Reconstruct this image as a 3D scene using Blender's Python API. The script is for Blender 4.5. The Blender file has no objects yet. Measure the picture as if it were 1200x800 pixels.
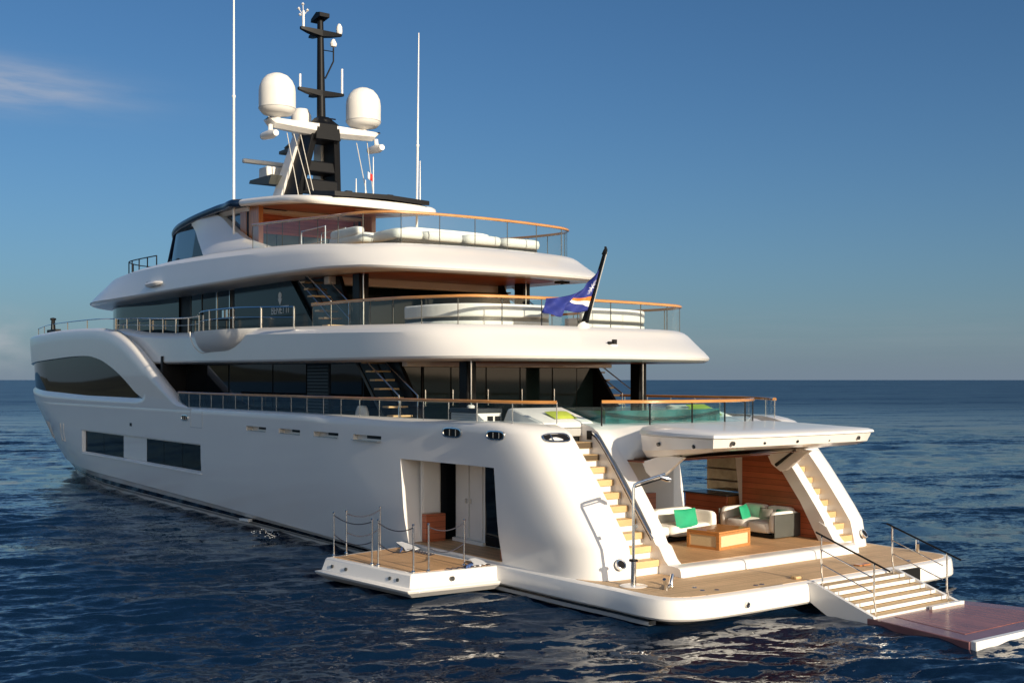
import bpy, bmesh, math, random
import numpy as np
from mathutils import Vector, Matrix

random.seed(7)
rng = np.random.default_rng(7)
R = math.radians
sc = bpy.context.scene
COL = sc.collection

# ------------------------------------------------------------------ camera, sky, sun, exposure
# ship frame: +X forward (bow), +Y port, +Z up, water at z = 0, swim platform edge at x = 0
A_CAM = R(36.28)
cam = bpy.data.cameras.new('camera'); cam.lens = 40.05; cam.sensor_width = 36.0
cam.sensor_fit = 'HORIZONTAL'; cam.shift_y = 45/1200; cam.clip_start = 0.5; cam.clip_end = 60000
camo = bpy.data.objects.new('camera', cam); COL.objects.link(camo)
CAM = Vector((-16.584, 21.367, 5.2))
camo.location = CAM
camo.rotation_euler = (R(90), 0, -(R(90)+A_CAM))
sc.camera = camo

SUN_EL, SUN_AZ = R(18.5), R(1.5)      # light travels forward and slightly to port
Ldir = Vector((math.cos(SUN_EL)*math.cos(SUN_AZ), math.cos(SUN_EL)*math.sin(SUN_AZ), -math.sin(SUN_EL)))
sun = bpy.data.lights.new('sun', 'SUN'); sun.energy = 5.0; sun.angle = R(0.6); sun.color = (1.0, 0.865, 0.67)
suno = bpy.data.objects.new('sun', sun); COL.objects.link(suno)
suno.rotation_euler = Ldir.to_track_quat('-Z', 'Y').to_euler()
suno.location = (-60, -20, 60)

w = bpy.data.worlds.new('World'); sc.world = w; w.use_nodes = True
nt = w.node_tree; nt.nodes.clear()
def N(t, **k):
    n = nt.nodes.new(t)
    for a, b in k.items(): setattr(n, a, b)
    return n
def math_node(op, a, b=None, c=None, clamp=False):
    n = N('ShaderNodeMath', operation=op); n.use_clamp = clamp
    for i, v in enumerate((a, b, c)):
        if v is None: continue
        if isinstance(v, (int, float)): n.inputs[i].default_value = v
        else: nt.links.new(v, n.inputs[i])
    return n.outputs[0]
sky = N('ShaderNodeTexSky', sky_type='NISHITA'); sky.sun_disc = False
sky.sun_elevation = SUN_EL; sky.sun_rotation = R(270)-SUN_AZ
sky.air_density = 1.0; sky.dust_density = 0.6; sky.ozone_density = 2.2; sky.altitude = 0
tc = N('ShaderNodeTexCoord'); sep = N('ShaderNodeSeparateXYZ'); nt.links.new(tc.outputs['Generated'], sep.inputs[0])
gx, gy, gz = sep.outputs
az = math_node('ARCTAN2', gy, gx)                       # radians, 0 = bow, + = port
el = math_node('ARCSINE', gz)
def cloud(az0, el0, saz, sel, scale, thresh, seed, tilt=0.0):
    da = math_node('SUBTRACT', az, az0); de = math_node('SUBTRACT', el, el0)
    de = math_node('SUBTRACT', de, math_node('MULTIPLY', da, tilt))
    comb = N('ShaderNodeCombineXYZ')
    nt.links.new(math_node('MULTIPLY', da, scale[0]), comb.inputs[0]); nt.links.new(math_node('MULTIPLY', de, scale[1]), comb.inputs[1])
    comb.inputs[2].default_value = seed
    no = N('ShaderNodeTexNoise'); no.inputs['Scale'].default_value = 1.0; no.inputs['Detail'].default_value = 6; no.inputs['Roughness'].default_value = .55
    nt.links.new(comb.outputs[0], no.inputs['Vector'])
    n1 = math_node('MULTIPLY_ADD', no.outputs['Fac'], 1/(1-thresh), -thresh/(1-thresh), clamp=True)
    qa = math_node('DIVIDE', da, saz); qe = math_node('DIVIDE', de, sel)
    r2 = math_node('ADD', math_node('MULTIPLY', qa, qa), math_node('MULTIPLY', qe, qe))
    g = math_node('EXPONENT', math_node('MULTIPLY', r2, -1.0))
    return math_node('MULTIPLY', n1, g)
c1 = cloud(-0.195, 0.2335, 0.085, 0.0165, (11, 80), .27, 3.1, 0.03)     # wisp, upper left
c2 = cloud(-0.205, 0.030, 0.03, 0.022, (30, 60), .25, 8.4)            # low cloud, far left
c3 = cloud(-0.95, 0.04, 0.32, 0.02, (5, 60), .40, 5.5)                # faint bands low on the right
m1 = math_node('ADD', math_node('MULTIPLY', c1, 1.5), math_node('ADD', math_node('MULTIPLY', c2, .9), math_node('MULTIPLY', c3, .18)), clamp=True)
tint = N('ShaderNodeMix', data_type='RGBA', blend_type='MULTIPLY'); tint.inputs['Factor'].default_value = 1; tint.inputs['B'].default_value = (.64, .90, 1.02, 1)
nt.links.new(sky.outputs[0], tint.inputs['A'])
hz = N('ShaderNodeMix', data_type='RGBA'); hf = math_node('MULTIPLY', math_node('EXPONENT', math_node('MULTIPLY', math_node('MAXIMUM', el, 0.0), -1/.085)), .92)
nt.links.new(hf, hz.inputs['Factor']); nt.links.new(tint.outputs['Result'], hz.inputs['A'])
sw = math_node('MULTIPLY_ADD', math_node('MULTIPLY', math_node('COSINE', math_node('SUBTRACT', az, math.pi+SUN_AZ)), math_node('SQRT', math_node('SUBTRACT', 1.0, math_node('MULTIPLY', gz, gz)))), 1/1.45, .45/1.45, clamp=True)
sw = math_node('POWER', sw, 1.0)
hb = N('ShaderNodeMix', data_type='RGBA'); nt.links.new(sw, hb.inputs['Factor']); hb.inputs['A'].default_value = (1.95, 2.5, 3.25, 1); hb.inputs['B'].default_value = (34.0, 26.0, 18.5, 1)  # sunward haze made brighter and warmer, added fill for the shaded port side
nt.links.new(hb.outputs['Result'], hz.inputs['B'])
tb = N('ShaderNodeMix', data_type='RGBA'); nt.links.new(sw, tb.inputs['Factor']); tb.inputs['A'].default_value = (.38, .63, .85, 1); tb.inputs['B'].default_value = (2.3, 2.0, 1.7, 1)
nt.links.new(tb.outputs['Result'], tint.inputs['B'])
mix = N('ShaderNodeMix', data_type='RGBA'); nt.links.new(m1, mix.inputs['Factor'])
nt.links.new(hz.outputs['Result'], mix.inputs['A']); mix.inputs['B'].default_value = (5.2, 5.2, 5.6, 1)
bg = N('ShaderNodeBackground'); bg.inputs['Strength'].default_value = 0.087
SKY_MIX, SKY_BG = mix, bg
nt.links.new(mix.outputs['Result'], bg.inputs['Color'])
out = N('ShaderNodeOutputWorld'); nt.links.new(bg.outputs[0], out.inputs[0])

sc.view_settings.view_transform = 'Standard'; sc.view_settings.look = 'None'
sc.view_settings.exposure = 0.14; sc.view_settings.gamma = 1.0; sc.view_settings.use_curve_mapping = False
sc.render.engine = 'CYCLES'
sc.cycles.max_bounces = 7; sc.cycles.transparent_max_bounces = 16; sc.cycles.glossy_bounces = 4; sc.cycles.diffuse_bounces = 3
sc.cycles.caustics_reflective = False; sc.cycles.caustics_refractive = False

# ------------------------------------------------------------------ materials
def mat(name, col, rough=.5, metal=0.0, coat=0.0, spec=.5, var=0.0, vscale=6.0, bump=0.0, bscale=40.0, ior=1.5, stretch=(1, 1, 1)):
    m = bpy.data.materials.new(name); m.use_nodes = True
    t = m.node_tree; p = t.nodes['Principled BSDF']
    p.inputs['Base Color'].default_value = (*col, 1); p.inputs['Roughness'].default_value = rough
    p.inputs['Metallic'].default_value = metal; p.inputs['Coat Weight'].default_value = coat
    p.inputs['Coat Roughness'].default_value = .03; p.inputs['Specular IOR Level'].default_value = spec; p.inputs['IOR'].default_value = ior
    if var or bump:
        tc = t.nodes.new('ShaderNodeTexCoord'); mp = t.nodes.new('ShaderNodeMapping'); mp.inputs['Scale'].default_value = stretch
        t.links.new(tc.outputs['Object'], mp.inputs[0])
    if var:
        n = t.nodes.new('ShaderNodeTexNoise'); n.inputs['Scale'].default_value = vscale; n.inputs['Detail'].default_value = 5
        t.links.new(mp.outputs[0], n.inputs['Vector'])
        cr = t.nodes.new('ShaderNodeValToRGB')
        cr.color_ramp.elements[0].position = .3; cr.color_ramp.elements[1].position = .7
        cr.color_ramp.elements[0].color = (*[c*(1-var) for c in col], 1); cr.color_ramp.elements[1].color = (*[min(1, c*(1+var)) for c in col], 1)
        t.links.new(n.outputs['Fac'], cr.inputs[0]); t.links.new(cr.outputs[0], p.inputs['Base Color'])
    if bump:
        n = t.nodes.new('ShaderNodeTexNoise'); n.inputs['Scale'].default_value = bscale; n.inputs['Detail'].default_value = 3
        t.links.new(mp.outputs[0], n.inputs['Vector'])
        b = t.nodes.new('ShaderNodeBump'); b.inputs['Strength'].default_value = bump; b.inputs['Distance'].default_value = .02
        t.links.new(n.outputs['Fac'], b.inputs['Height']); t.links.new(b.outputs[0], p.inputs['Normal'])
    return m

def planks(name, col, dark, width=.07, axis='Y', rough=.55, seam=.1, grain=.25, spec=.35):
    """teak planking: thin caulked seams across one axis and a stretched grain"""
    m = bpy.data.materials.new(name); m.use_nodes = True
    t = m.node_tree; p = t.nodes['Principled BSDF']; p.inputs['Roughness'].default_value = rough; p.inputs['Specular IOR Level'].default_value = spec
    tc = t.nodes.new('ShaderNodeTexCoord'); sp = t.nodes.new('ShaderNodeSeparateXYZ'); t.links.new(tc.outputs['Object'], sp.inputs[0])
    def M(op, a, b=None):
        n = t.nodes.new('ShaderNodeMath'); n.operation = op
        for i, v in enumerate((a, b)):
            if v is None: continue
            if isinstance(v, (int, float)): n.inputs[i].default_value = v
            else: t.links.new(v, n.inputs[i])
        return n.outputs[0]
    q = M('DIVIDE', sp.outputs[axis], width)
    fr = M('FRACT', q); fl = M('FLOOR', q)
    s = M('LESS_THAN', fr, seam)
    wn = t.nodes.new('ShaderNodeTexWhiteNoise'); wn.noise_dimensions = '1D'; t.links.new(fl, wn.inputs['W'])
    mp = t.nodes.new('ShaderNodeMapping'); mp.inputs['Scale'].default_value = {'Y': (1.5, 40, 40), 'X': (40, 1.5, 40), 'Z': (1.2, 1.2, 14)}[axis]
    t.links.new(tc.outputs['Object'], mp.inputs[0])
    ns = t.nodes.new('ShaderNodeTexNoise'); ns.inputs['Scale'].default_value = 1.0; ns.inputs['Detail'].default_value = 6; t.links.new(mp.outputs[0], ns.inputs['Vector'])
    big = t.nodes.new('ShaderNodeTexNoise'); big.inputs['Scale'].default_value = 1.3; big.inputs['Detail'].default_value = 4; t.links.new(tc.outputs['Object'], big.inputs['Vector'])
    v = M('ADD', M('MULTIPLY', M('SUBTRACT', wn.outputs['Value'], .5), grain), M('MULTIPLY', M('SUBTRACT', ns.outputs['Fac'], .5), grain*1.6))
    v = M('ADD', v, M('MULTIPLY', M('SUBTRACT', big.outputs['Fac'], .5), grain*2.2))
    hsv = t.nodes.new('ShaderNodeHueSaturation'); hsv.inputs['Color'].default_value = (*col, 1); t.links.new(M('ADD', v, 1.0), hsv.inputs['Value'])
    mx = t.nodes.new('ShaderNodeMix'); mx.data_type = 'RGBA'; t.links.new(s, mx.inputs['Factor']); t.links.new(hsv.outputs[0], mx.inputs['A']); mx.inputs['B'].default_value = (*dark, 1)
    t.links.new(mx.outputs['Result'], p.inputs['Base Color'])
    return m

def glass(name, tint, gloss=1.0, alpha=.9):
    """thin clear pane: tinted see-through plus a fresnel reflection"""
    m = bpy.data.materials.new(name); m.use_nodes = True
    t = m.node_tree; t.nodes.clear()
    o = t.nodes.new('ShaderNodeOutputMaterial'); tr = t.nodes.new('ShaderNodeBsdfTransparent'); tr.inputs[0].default_value = (*tint, 1)
    g = t.nodes.new('ShaderNodeBsdfGlossy'); g.inputs['Roughness'].default_value = .01; g.inputs['Color'].default_value = (gloss, gloss, gloss, 1)
    f = t.nodes.new('ShaderNodeFresnel'); f.inputs['IOR'].default_value = 1.45
    mx = t.nodes.new('ShaderNodeMixShader'); ge = t.nodes.new('ShaderNodeNewGeometry'); inv = t.nodes.new('ShaderNodeMath'); inv.operation = 'MULTIPLY_ADD'; inv.inputs[1].default_value = -1; inv.inputs[2].default_value = 1
    t.links.new(ge.outputs['Backfacing'], inv.inputs[0]); fm = t.nodes.new('ShaderNodeMath'); fm.operation = 'MULTIPLY'
    t.links.new(f.outputs[0], fm.inputs[0]); t.links.new(inv.outputs[0], fm.inputs[1])
    t.links.new(fm.outputs[0], mx.inputs[0]); t.links.new(tr.outputs[0], mx.inputs[1]); t.links.new(g.outputs[0], mx.inputs[2])
    t.links.new(mx.outputs[0], o.inputs[0])
    return m

M = dict(
    white=mat('white_paint', (.81, .785, .745), .28, coat=.35, var=.015, vscale=.6),
    hull=mat('hull_paint', (.80, .775, .74), .30, coat=.55, var=.015, vscale=.5, bump=.01, bscale=.9),
    offwhite=mat('satin_white', (.74, .72, .68), .45, var=.03, vscale=2),
    boot=mat('boot_black', (.008, .008, .01), .25, coat=.4),
    grey_boot=mat('boot_grey', (.34, .35, .36), .35, coat=.3, var=.08, vscale=2),
    bottom=mat('antifouling', (.02, .022, .028), .6),
    darkglass=mat('dark_glass', (.006, .008, .010), .03, spec=.16, bump=.004, bscale=.35, ior=1.45),
    hullglass=mat('hull_glass', (.006, .009, .011), .05, spec=.07, ior=1.4),
    wheelglass=mat('wheelhouse_glass', (.015, .03, .05), .03, spec=1.0, ior=1.9),
    bridgeglass=mat('saloon_glass', (.012, .026, .030), .04, spec=.24, ior=1.5, bump=.003, bscale=.3),
    finglass=mat('fin_panel', (.012, .026, .034), .10, spec=.18),
    black=mat('black_gloss', (.005, .005, .006), .3, coat=.0, spec=.15),
    blackmat=mat('black_satin', (.008, .008, .009), .5, spec=.2),
    navy=mat('navy_paint', (.006, .017, .045), .25, coat=.12, spec=.3),
    mast=mat('mast_black', (.005, .0055, .007), .45, spec=.15),
    steel=mat('polished_steel', (.72, .71, .69), .14, metal=1.0, var=.05, vscale=9),
    teak=planks('teak_deck', (.58, .345, .17), (.05, .035, .025), .075, 'Y'),
    teakx=planks('teak_platform', (.62, .425, .245), (.07, .05, .035), .075, 'X', rough=.6),
    teakstep=planks('teak_step', (.62, .42, .21), (.10, .07, .04), .09, 'X', rough=.5, grain=.18),
    rail=mat('varnished_rail', (.50, .22, .055), .22, coat=.8, var=.18, vscale=3, stretch=(.6, .6, 4)),
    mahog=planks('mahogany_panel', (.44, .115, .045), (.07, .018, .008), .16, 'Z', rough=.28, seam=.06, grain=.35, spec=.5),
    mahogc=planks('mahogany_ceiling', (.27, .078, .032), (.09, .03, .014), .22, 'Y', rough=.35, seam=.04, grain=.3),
    walnut=mat('walnut', (.46, .18, .06), .35, coat=.3, var=.3, vscale=3, stretch=(3, 3, .5)),
    oak=mat('golden_oak', (.45, .20, .06), .35, coat=.3, var=.2, vscale=4, stretch=(.6, 6, 6)),
    cane=mat('cane_panel', (.62, .50, .30), .6, var=.12, vscale=60),
    cushion=mat('white_cushion', (.84, .81, .75), .85, var=.05, vscale=3, bump=.35, bscale=9),
    pad=mat('sunpad_fabric', (.76, .735, .69), .8, var=.04, vscale=3, bump=.2, bscale=7),
    greycush=mat('grey_cushion', (.36, .33, .29), .9, var=.06, vscale=5, bump=.3, bscale=9),
    green=mat('emerald_fabric', (.012, .34, .17), .75, var=.10, vscale=5, bump=.35, bscale=10),
    lime=mat('lime_fabric', (.37, .44, .05), .8, var=.08, vscale=5, bump=.3, bscale=9),
    greypanel=mat('graphite_panel', (.075, .078, .07), .5, var=.1, vscale=3),
    granite=mat('dark_top', (.03, .035, .04), .3, var=.3, vscale=40),
    grill=mat('light_grey_slats', (.42, .42, .41), .5),
    glass=glass('clear_glass', (.93, .965, .97)),
    aquaglass=glass('aqua_glass', (.88, .955, .95)),
    water_pool=mat('pool_water', (.03, .115, .12), .06, spec=.4, var=.4, vscale=2.2, bump=.2, bscale=3),
    mauve=mat('wet_platform', (.20, .095, .10), .22, spec=.25, var=.16, vscale=1.6, bump=.05, bscale=5),
    mauve_in=planks('wet_teak', (.26, .09, .06), (.17, .06, .055), .09, 'Y', rough=.22, grain=.35, spec=.25),
    rope=mat('rope', (.03, .03, .045), .8), ropepale=mat('pale_rope', (.55, .52, .46), .8),
    bluecloth=mat('blue_cloth', (.05, .11, .30), .8, var=.2, vscale=5),
    red=mat('red_cloth', (.55, .02, .02), .8), whitecloth=mat('white_cloth', (.75, .75, .75), .8),
    mirror=mat('mirror_glass', (.55, .52, .42), .06, metal=.9, var=.25, vscale=2.5),
    aftglass=mat('aft_glass', (.13, .20, .26), .08, spec=.5, var=.15, vscale=1.5),  # sky blue seen in the panes is painted into the base colour
    letter=mat('silver_letters', (.62, .65, .66), .45),
    bulb=mat('lamp_lens', (.03, .03, .03), .15, spec=.8),
)

# ------------------------------------------------------------------ mesh helpers
def cr(pts, n=6, closed=False):
    """Catmull-Rom through the given points"""
    P = [np.array(p, float) for p in pts]; out_ = []; m = len(P)
    for i in range(m if closed else m-1):
        if closed: p0, p1, p2, p3 = P[i-1], P[i], P[(i+1) % m], P[(i+2) % m]
        else: p0, p1, p2, p3 = P[max(i-1, 0)], P[i], P[i+1], P[min(i+2, m-1)]
        for k in range(n):
            t = k/n
            out_.append(.5*((2*p1)+(-p0+p2)*t+(2*p0-5*p1+4*p2-p3)*t*t+(-p0+3*p1-3*p2+p3)*t**3))
    if not closed: out_.append(P[-1])
    return [tuple(p) for p in out_]

class MB:
    def __init__(s): s.v = []; s.f = []
    def add(s, vs, fs):
        o = len(s.v); s.v += [tuple(map(float, p)) for p in vs]; s.f += [tuple(o+i for i in f) for f in fs]; return s
    def box(s, x0, x1, y0, y1, z0, z1):
        return s.add([(x0, y0, z0), (x1, y0, z0), (x1, y1, z0), (x0, y1, z0), (x0, y0, z1), (x1, y0, z1), (x1, y1, z1), (x0, y1, z1)],
                     [(0, 3, 2, 1), (4, 5, 6, 7), (0, 1, 5, 4), (1, 2, 6, 5), (2, 3, 7, 6), (3, 0, 4, 7)])
    def prism(s, poly, axis, a, b):
        n = len(poly)
        def P(p, t): return {'y': (p[0], t, p[1]), 'x': (t, p[0], p[1]), 'z': (p[0], p[1], t)}[axis]
        vs = [P(p, a) for p in poly]+[P(p, b) for p in poly]
        return s.add(vs, [tuple(range(n)), tuple(range(2*n-1, n-1, -1))]+[(i, (i+1) % n, n+(i+1) % n, n+i) for i in range(n)])
    def rings(s, rs, caps=True, closed=True):
        n = len(rs[0]); vs = [p for r in rs for p in r]; fs = []
        for k in range(len(rs)-1):
            for i in range(n if closed else n-1):
                j = (i+1) % n; fs.append((k*n+i, k*n+j, (k+1)*n+j, (k+1)*n+i))
        if caps:
            fs.append(tuple(range(n-1, -1, -1))); fs.append(tuple(range((len(rs)-1)*n, len(rs)*n)))
        return s.add(vs, fs)
    def strip_caps(s, rs):
        n = len(rs[0]); o = len(s.v); s.rings(rs, caps=False)
        for k in (0, len(rs)-1):
            b = o+k*n; fwd_centre = n % 2 == 0; m_ = n//2
            s.f.append((b, b+1, b+n-1))
            for i in range(1, m_):
                if i+1 == n-i: continue
                if i+1 == n-i-1: s.f.append((b+i, b+i+1, b+n-i))
                else: s.f.append((b+i, b+i+1, b+n-i-1, b+n-i))
        return s
    def tube(s, path, r, n=8, caps=True):
        P = [Vector(p) for p in path]; rs = []; up = None
        for i, p in enumerate(P):
            d = (P[min(i+1, len(P)-1)]-P[max(i-1, 0)]).normalized()
            if up is None:
                up = Vector((0, 0, 1)) if abs(d.z) < .9 else Vector((1, 0, 0))
            a = d.cross(up).normalized(); up = a.cross(d).normalized()
            ri = r[i] if isinstance(r, (list, tuple)) else r
            rs.append([tuple(p+ri*(math.cos(2*math.pi*k/n)*a+math.sin(2*math.pi*k/n)*up)) for k in range(n)])
        return s.rings(rs, caps)
    def cyl(s, p0, p1, r0, r1=None, n=16): return s.tube([p0, p1], [r0, r0 if r1 is None else r1], n)
    def lathe(s, prof, c, n=24):
        return s.rings([[(c[0]+r*math.cos(2*math.pi*k/n), c[1]+r*math.sin(2*math.pi*k/n), c[2]+z) for k in range(n)] for r, z in prof])
    def build(s, name, m, parent=None, bevel=0.0, seg=2, angle=32, loc=None):
        me = bpy.data.meshes.new(name); me.from_pydata(s.v, [], s.f); me.validate()
        bm = bmesh.new(); bm.from_mesh(me); bmesh.ops.recalc_face_normals(bm, faces=bm.faces); bm.to_mesh(me); bm.free()
        if m: me.materials.append(m)
        for p in me.polygons: p.use_smooth = True
        me.set_sharp_from_angle(angle=R(angle))
        o = bpy.data.objects.new(name, me); COL.objects.link(o)
        if parent: o.parent = parent
        if loc: o.location = loc
        if bevel:
            b = o.modifiers.new('bevel', 'BEVEL'); b.width = bevel; b.segments = seg; b.limit_method = 'ANGLE'; b.angle_limit = R(35)
            b.harden_normals = False
        return o

def tag(o, label=None, cat=None, group=None, kind=None):
    if label: o['label'] = label
    if cat: o['category'] = cat
    if group: o['group'] = group
    if kind: o['kind'] = kind
    return o
def empty(name, loc, label, cat, group=None, rz=0.0):
    o = bpy.data.objects.new(name, None); o.empty_display_size = .3; COL.objects.link(o); o.location = loc; o.rotation_euler.z = rz
    return tag(o, label, cat, group)
def lerp(tbl, x):
    xs = [t[0] for t in tbl]; return float(np.interp(x, xs, [t[1] for t in tbl]))
def mirror(pts): return [(p[0], -p[1], p[2]) for p in pts]
def ring(half):
    """closed ring from a port half outline that runs aft centre -> forward"""
    h = [tuple(p) for p in half]; o = []
    st = [(p[0], -p[1], p[2]) for p in reversed(h)]
    if abs(h[-1][1]) < 1e-6: st = st[1:]
    if abs(h[0][1]) < 1e-6: st = st[:-1]
    return h+st
def boolean(o, cutters):
    for c in cutters:
        md = o.modifiers.new('cut', 'BOOLEAN'); md.operation = 'DIFFERENCE'; md.solver = 'EXACT'; md.object = c
    bpy.context.view_layer.update()
    dg = bpy.context.evaluated_depsgraph_get(); me = bpy.data.meshes.new_from_object(o.evaluated_get(dg))
    o.modifiers.clear(); o.data = me
    for c in cutters: bpy.data.objects.remove(c)
    for p in me.polygons: p.use_smooth = True
    me.set_sharp_from_angle(angle=R(30))
# ------------------------------------------------------------------ sea, far hills
def build_sea():
    cx, cy = CAM.x, CAM.y
    rad = np.concatenate([np.linspace(0.5, 11, 14, endpoint=False), 11*np.exp(np.linspace(0, math.log(130/11), 560, endpoint=False)), 130*np.exp(np.linspace(0, math.log(52000/130), 130))])
    nr, na = len(rad), 1150
    fwd = -A_CAM
    # finer steps in the half of the sea where the yacht lies
    t = np.linspace(-1, 1, na, endpoint=False); ang = fwd+math.pi*(0.28*t+0.72*t**5)
    rr, aa = np.meshgrid(rad, ang, indexing='ij')
    x = cx+rr*np.cos(aa); y = cy+rr*np.sin(aa)
    sp = np.maximum(np.gradient(rad)[:, None], rad[:, None]*0.0021)*np.ones_like(x)
    z = np.zeros_like(x); dx = np.zeros_like(x); dy = np.zeros_like(x)
    wind = R(-24)
    lam = np.exp(np.linspace(math.log(.30), math.log(8.5), 90))
    for L in lam:
        k = 2*math.pi/L; th = wind+rng.normal(0, .55); ph = rng.uniform(0, 2*math.pi)
        amp = 0.0042*L**.42*rng.uniform(.5, 1.5)
        fade = np.clip((L/sp-2.2)/3.0, 0, 1)
        q = k*(x*math.cos(th)+y*math.sin(th))+ph
        z += amp*np.cos(q)*fade
        dx -= .8*amp*math.cos(th)*np.sin(q)*fade; dy -= .8*amp*math.sin(th)*np.sin(q)*fade
    z *= 1+.30*np.sin(x*.055+y*.03+1.0)*np.sin(y*.07-x*.02)
    v = np.stack([x+dx, y+dy, z], -1).reshape(-1, 3)
    i = np.arange(nr-1)[:, None]*na; j = np.arange(na)[None, :]; j2 = (j+1) % na
    f = np.stack([i+j, i+na+j, i+na+j2, i+j2], -1).reshape(-1, 4)
    me = bpy.data.meshes.new('sea')
    me.vertices.add(len(v)); me.vertices.foreach_set('co', v.astype(np.float32).ravel())
    me.loops.add(f.size); me.loops.foreach_set('vertex_index', f.astype(np.int32).ravel())
    me.polygons.add(len(f)); me.polygons.foreach_set('loop_start', np.arange(0, f.size, 4, dtype=np.int32)); me.polygons.foreach_set('loop_total', np.full(len(f), 4, np.int32))
    me.update(calc_edges=True); me.polygons.foreach_set('use_smooth', np.ones(len(f), bool))
    m = bpy.data.materials.new('sea_water'); m.use_nodes = True; t_ = m.node_tree; p = t_.nodes['Principled BSDF']
    p.inputs['Base Color'].default_value = (.0028, .0125, .033, 1); p.inputs['Roughness'].default_value = .05; p.inputs['IOR'].default_value = 1.33; p.inputs['Specular Tint'].default_value = (.66, .82, 1.0, 1)
    tc = t_.nodes.new('ShaderNodeTexCoord'); ge = t_.nodes.new('ShaderNodeNewGeometry')
    ln = t_.nodes.new('ShaderNodeVectorMath'); ln.operation = 'LENGTH'; t_.links.new(tc.outputs['Object'], ln.inputs[0])
    mr = t_.nodes.new('ShaderNodeMapRange'); mr.interpolation_type = 'SMOOTHSTEP'; t_.links.new(ln.outputs['Value'], mr.inputs[0])
    for k, q in ((1, 12), (2, 260), (3, .045), (4, .31)): mr.inputs[k].default_value = q
    t_.links.new(mr.outputs[0], p.inputs['Roughness']); acc = ge.outputs['Normal']
    def V(op, a, b):
        n = t_.nodes.new('ShaderNodeVectorMath'); n.operation = op
        for k, q in enumerate((a, b)):
            if isinstance(q, tuple): n.inputs[k].default_value = q
            elif q is not None: t_.links.new(q, n.inputs[k])
        return n.outputs[0]
    gn = t_.nodes.new('ShaderNodeTexNoise'); gn.inputs['Scale'].default_value = .035; gn.inputs['Detail'].default_value = 3; t_.links.new(tc.outputs['Object'], gn.inputs['Vector'])
    gm = t_.nodes.new('ShaderNodeMapRange'); t_.links.new(gn.outputs['Fac'], gm.inputs[0])
    for k, q in ((1, .3), (2, .7), (3, .65), (4, 1.35)): gm.inputs[k].default_value = q
    # wind ripples: the facets are tilted by stretched noise at several sizes, near and far alike
    for scl, tilt, stretch in ((7.0, .34, (1.6, .8, 1)), (2.3, .40, (1.8, .7, 1)), (.42, .32, (1.9, .6, 1)), (.11, .36, (2.2, .5, 1)), (.05, .36, (2.4, .45, 1)), (.016, .30, (2.4, .4, 1))):
        mp = t_.nodes.new('ShaderNodeMapping'); mp.vector_type = 'TEXTURE'; mp.inputs['Rotation'].default_value = (0, 0, wind); mp.inputs['Scale'].default_value = tuple(1/q for q in stretch)
        t_.links.new(tc.outputs['Object'], mp.inputs[0])
        n = t_.nodes.new('ShaderNodeTexNoise'); n.inputs['Scale'].default_value = scl; n.inputs['Detail'].default_value = 3 if scl > .2 else 6; n.inputs['Roughness'].default_value = .5; n.inputs['Distortion'].default_value = .5
        t_.links.new(mp.outputs[0], n.inputs['Vector'])
        q_ = V('MULTIPLY', V('SUBTRACT', n.outputs['Color'], (.5, .5, .5)), (tilt*1.5, tilt*1.5, 0))
        if scl > .3: q_ = V('MULTIPLY', q_, gm.outputs[0])
        acc = V('ADD', acc, q_)
    t_.links.new(V('NORMALIZE', acc, None), p.inputs['Normal'])
    me.materials.append(m)
    o = bpy.data.objects.new('sea', me); COL.objects.link(o); tag(o, kind='structure')
build_sea()

def build_hills():
    """wooded coast far off on the port side and astern (outside the frame, mirrored in the glass and paint)"""
    mb = MB(); n = 260; rows = 6; D = 3200
    rs = []
    for k in range(rows):
        r = []
        for i in range(n):
            a = R(4+i/(n-1)*212)
            s = i/(n-1); env = min(1, s*9, (1-s)*9)
            h = env*(75+55*math.sin(a*7.3+.5)+32*math.sin(a*17+2)+16*math.sin(a*41)+8*math.sin(a*97+k))
            h = max(h, 2)
            q = k/(rows-1)
            d = D+900*q+60*math.sin(a*23+k)
            zz = h*math.sin(q*math.pi/2) if k < rows-1 else h*.9
            r.append((d*math.cos(a), d*math.sin(a), -6 if k == 0 else zz+random.uniform(-3, 3)))
        rs.append(r)
    mb.rings(rs, caps=False, closed=False)
    o = mb.build('hills', mat('wooded_hills', (.06, .065, .04), .9, var=.4, vscale=.01)); tag(o, kind='structure')
build_hills()

# ------------------------------------------------------------------ the yacht
YACHT = empty('motor_yacht', (0, 0, 0), 'large white motor yacht with dark glazing, open stern terrace and fold-out side platform', 'yacht')
def part(mb, name, m, parent=None, **k): return mb.build(name, M[m] if isinstance(m, str) else m, parent or YACHT, **k)

# ---- hull surface
X0 = [(-2, 30), (0, 34), (.7, 37.5), (2, 42), (4.15, 47.5), (7.8, 49)]
LN = [(-2, 58.5), (0, 60), (.7, 60.3), (2, 61), (4.15, 63), (7.8, 64)]
BW = [(-2, 4.0), (-1, 4.5), (0, 4.92), (.45, 5.12), (1.2, 5.24), (2, 5.29), (4.15, 5.32), (7.8, 5.24)]
AX = [(-2, 3.6), (.0, 2.9), (.6, 2.58), (.98, 2.77), (1.33, 2.97), (1.88, 3.37), (2.39, 3.78), (2.92, 4.21), (3.4, 4.66), (3.75, 4.97), (3.9, 5.12), (4.02, 5.40), (4.10, 5.75), (4.15, 6.15)]
AFT = [(0, 3.66), (-.03, 4.05), (.06, 4.42), (.28, 4.70), (.7, 4.89), (1.3, 4.975), (2.2, 5.01), (3.6, 5.04), (5.2, 5.12), (7.0, 5.2), (9.0, 5.27)]
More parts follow.
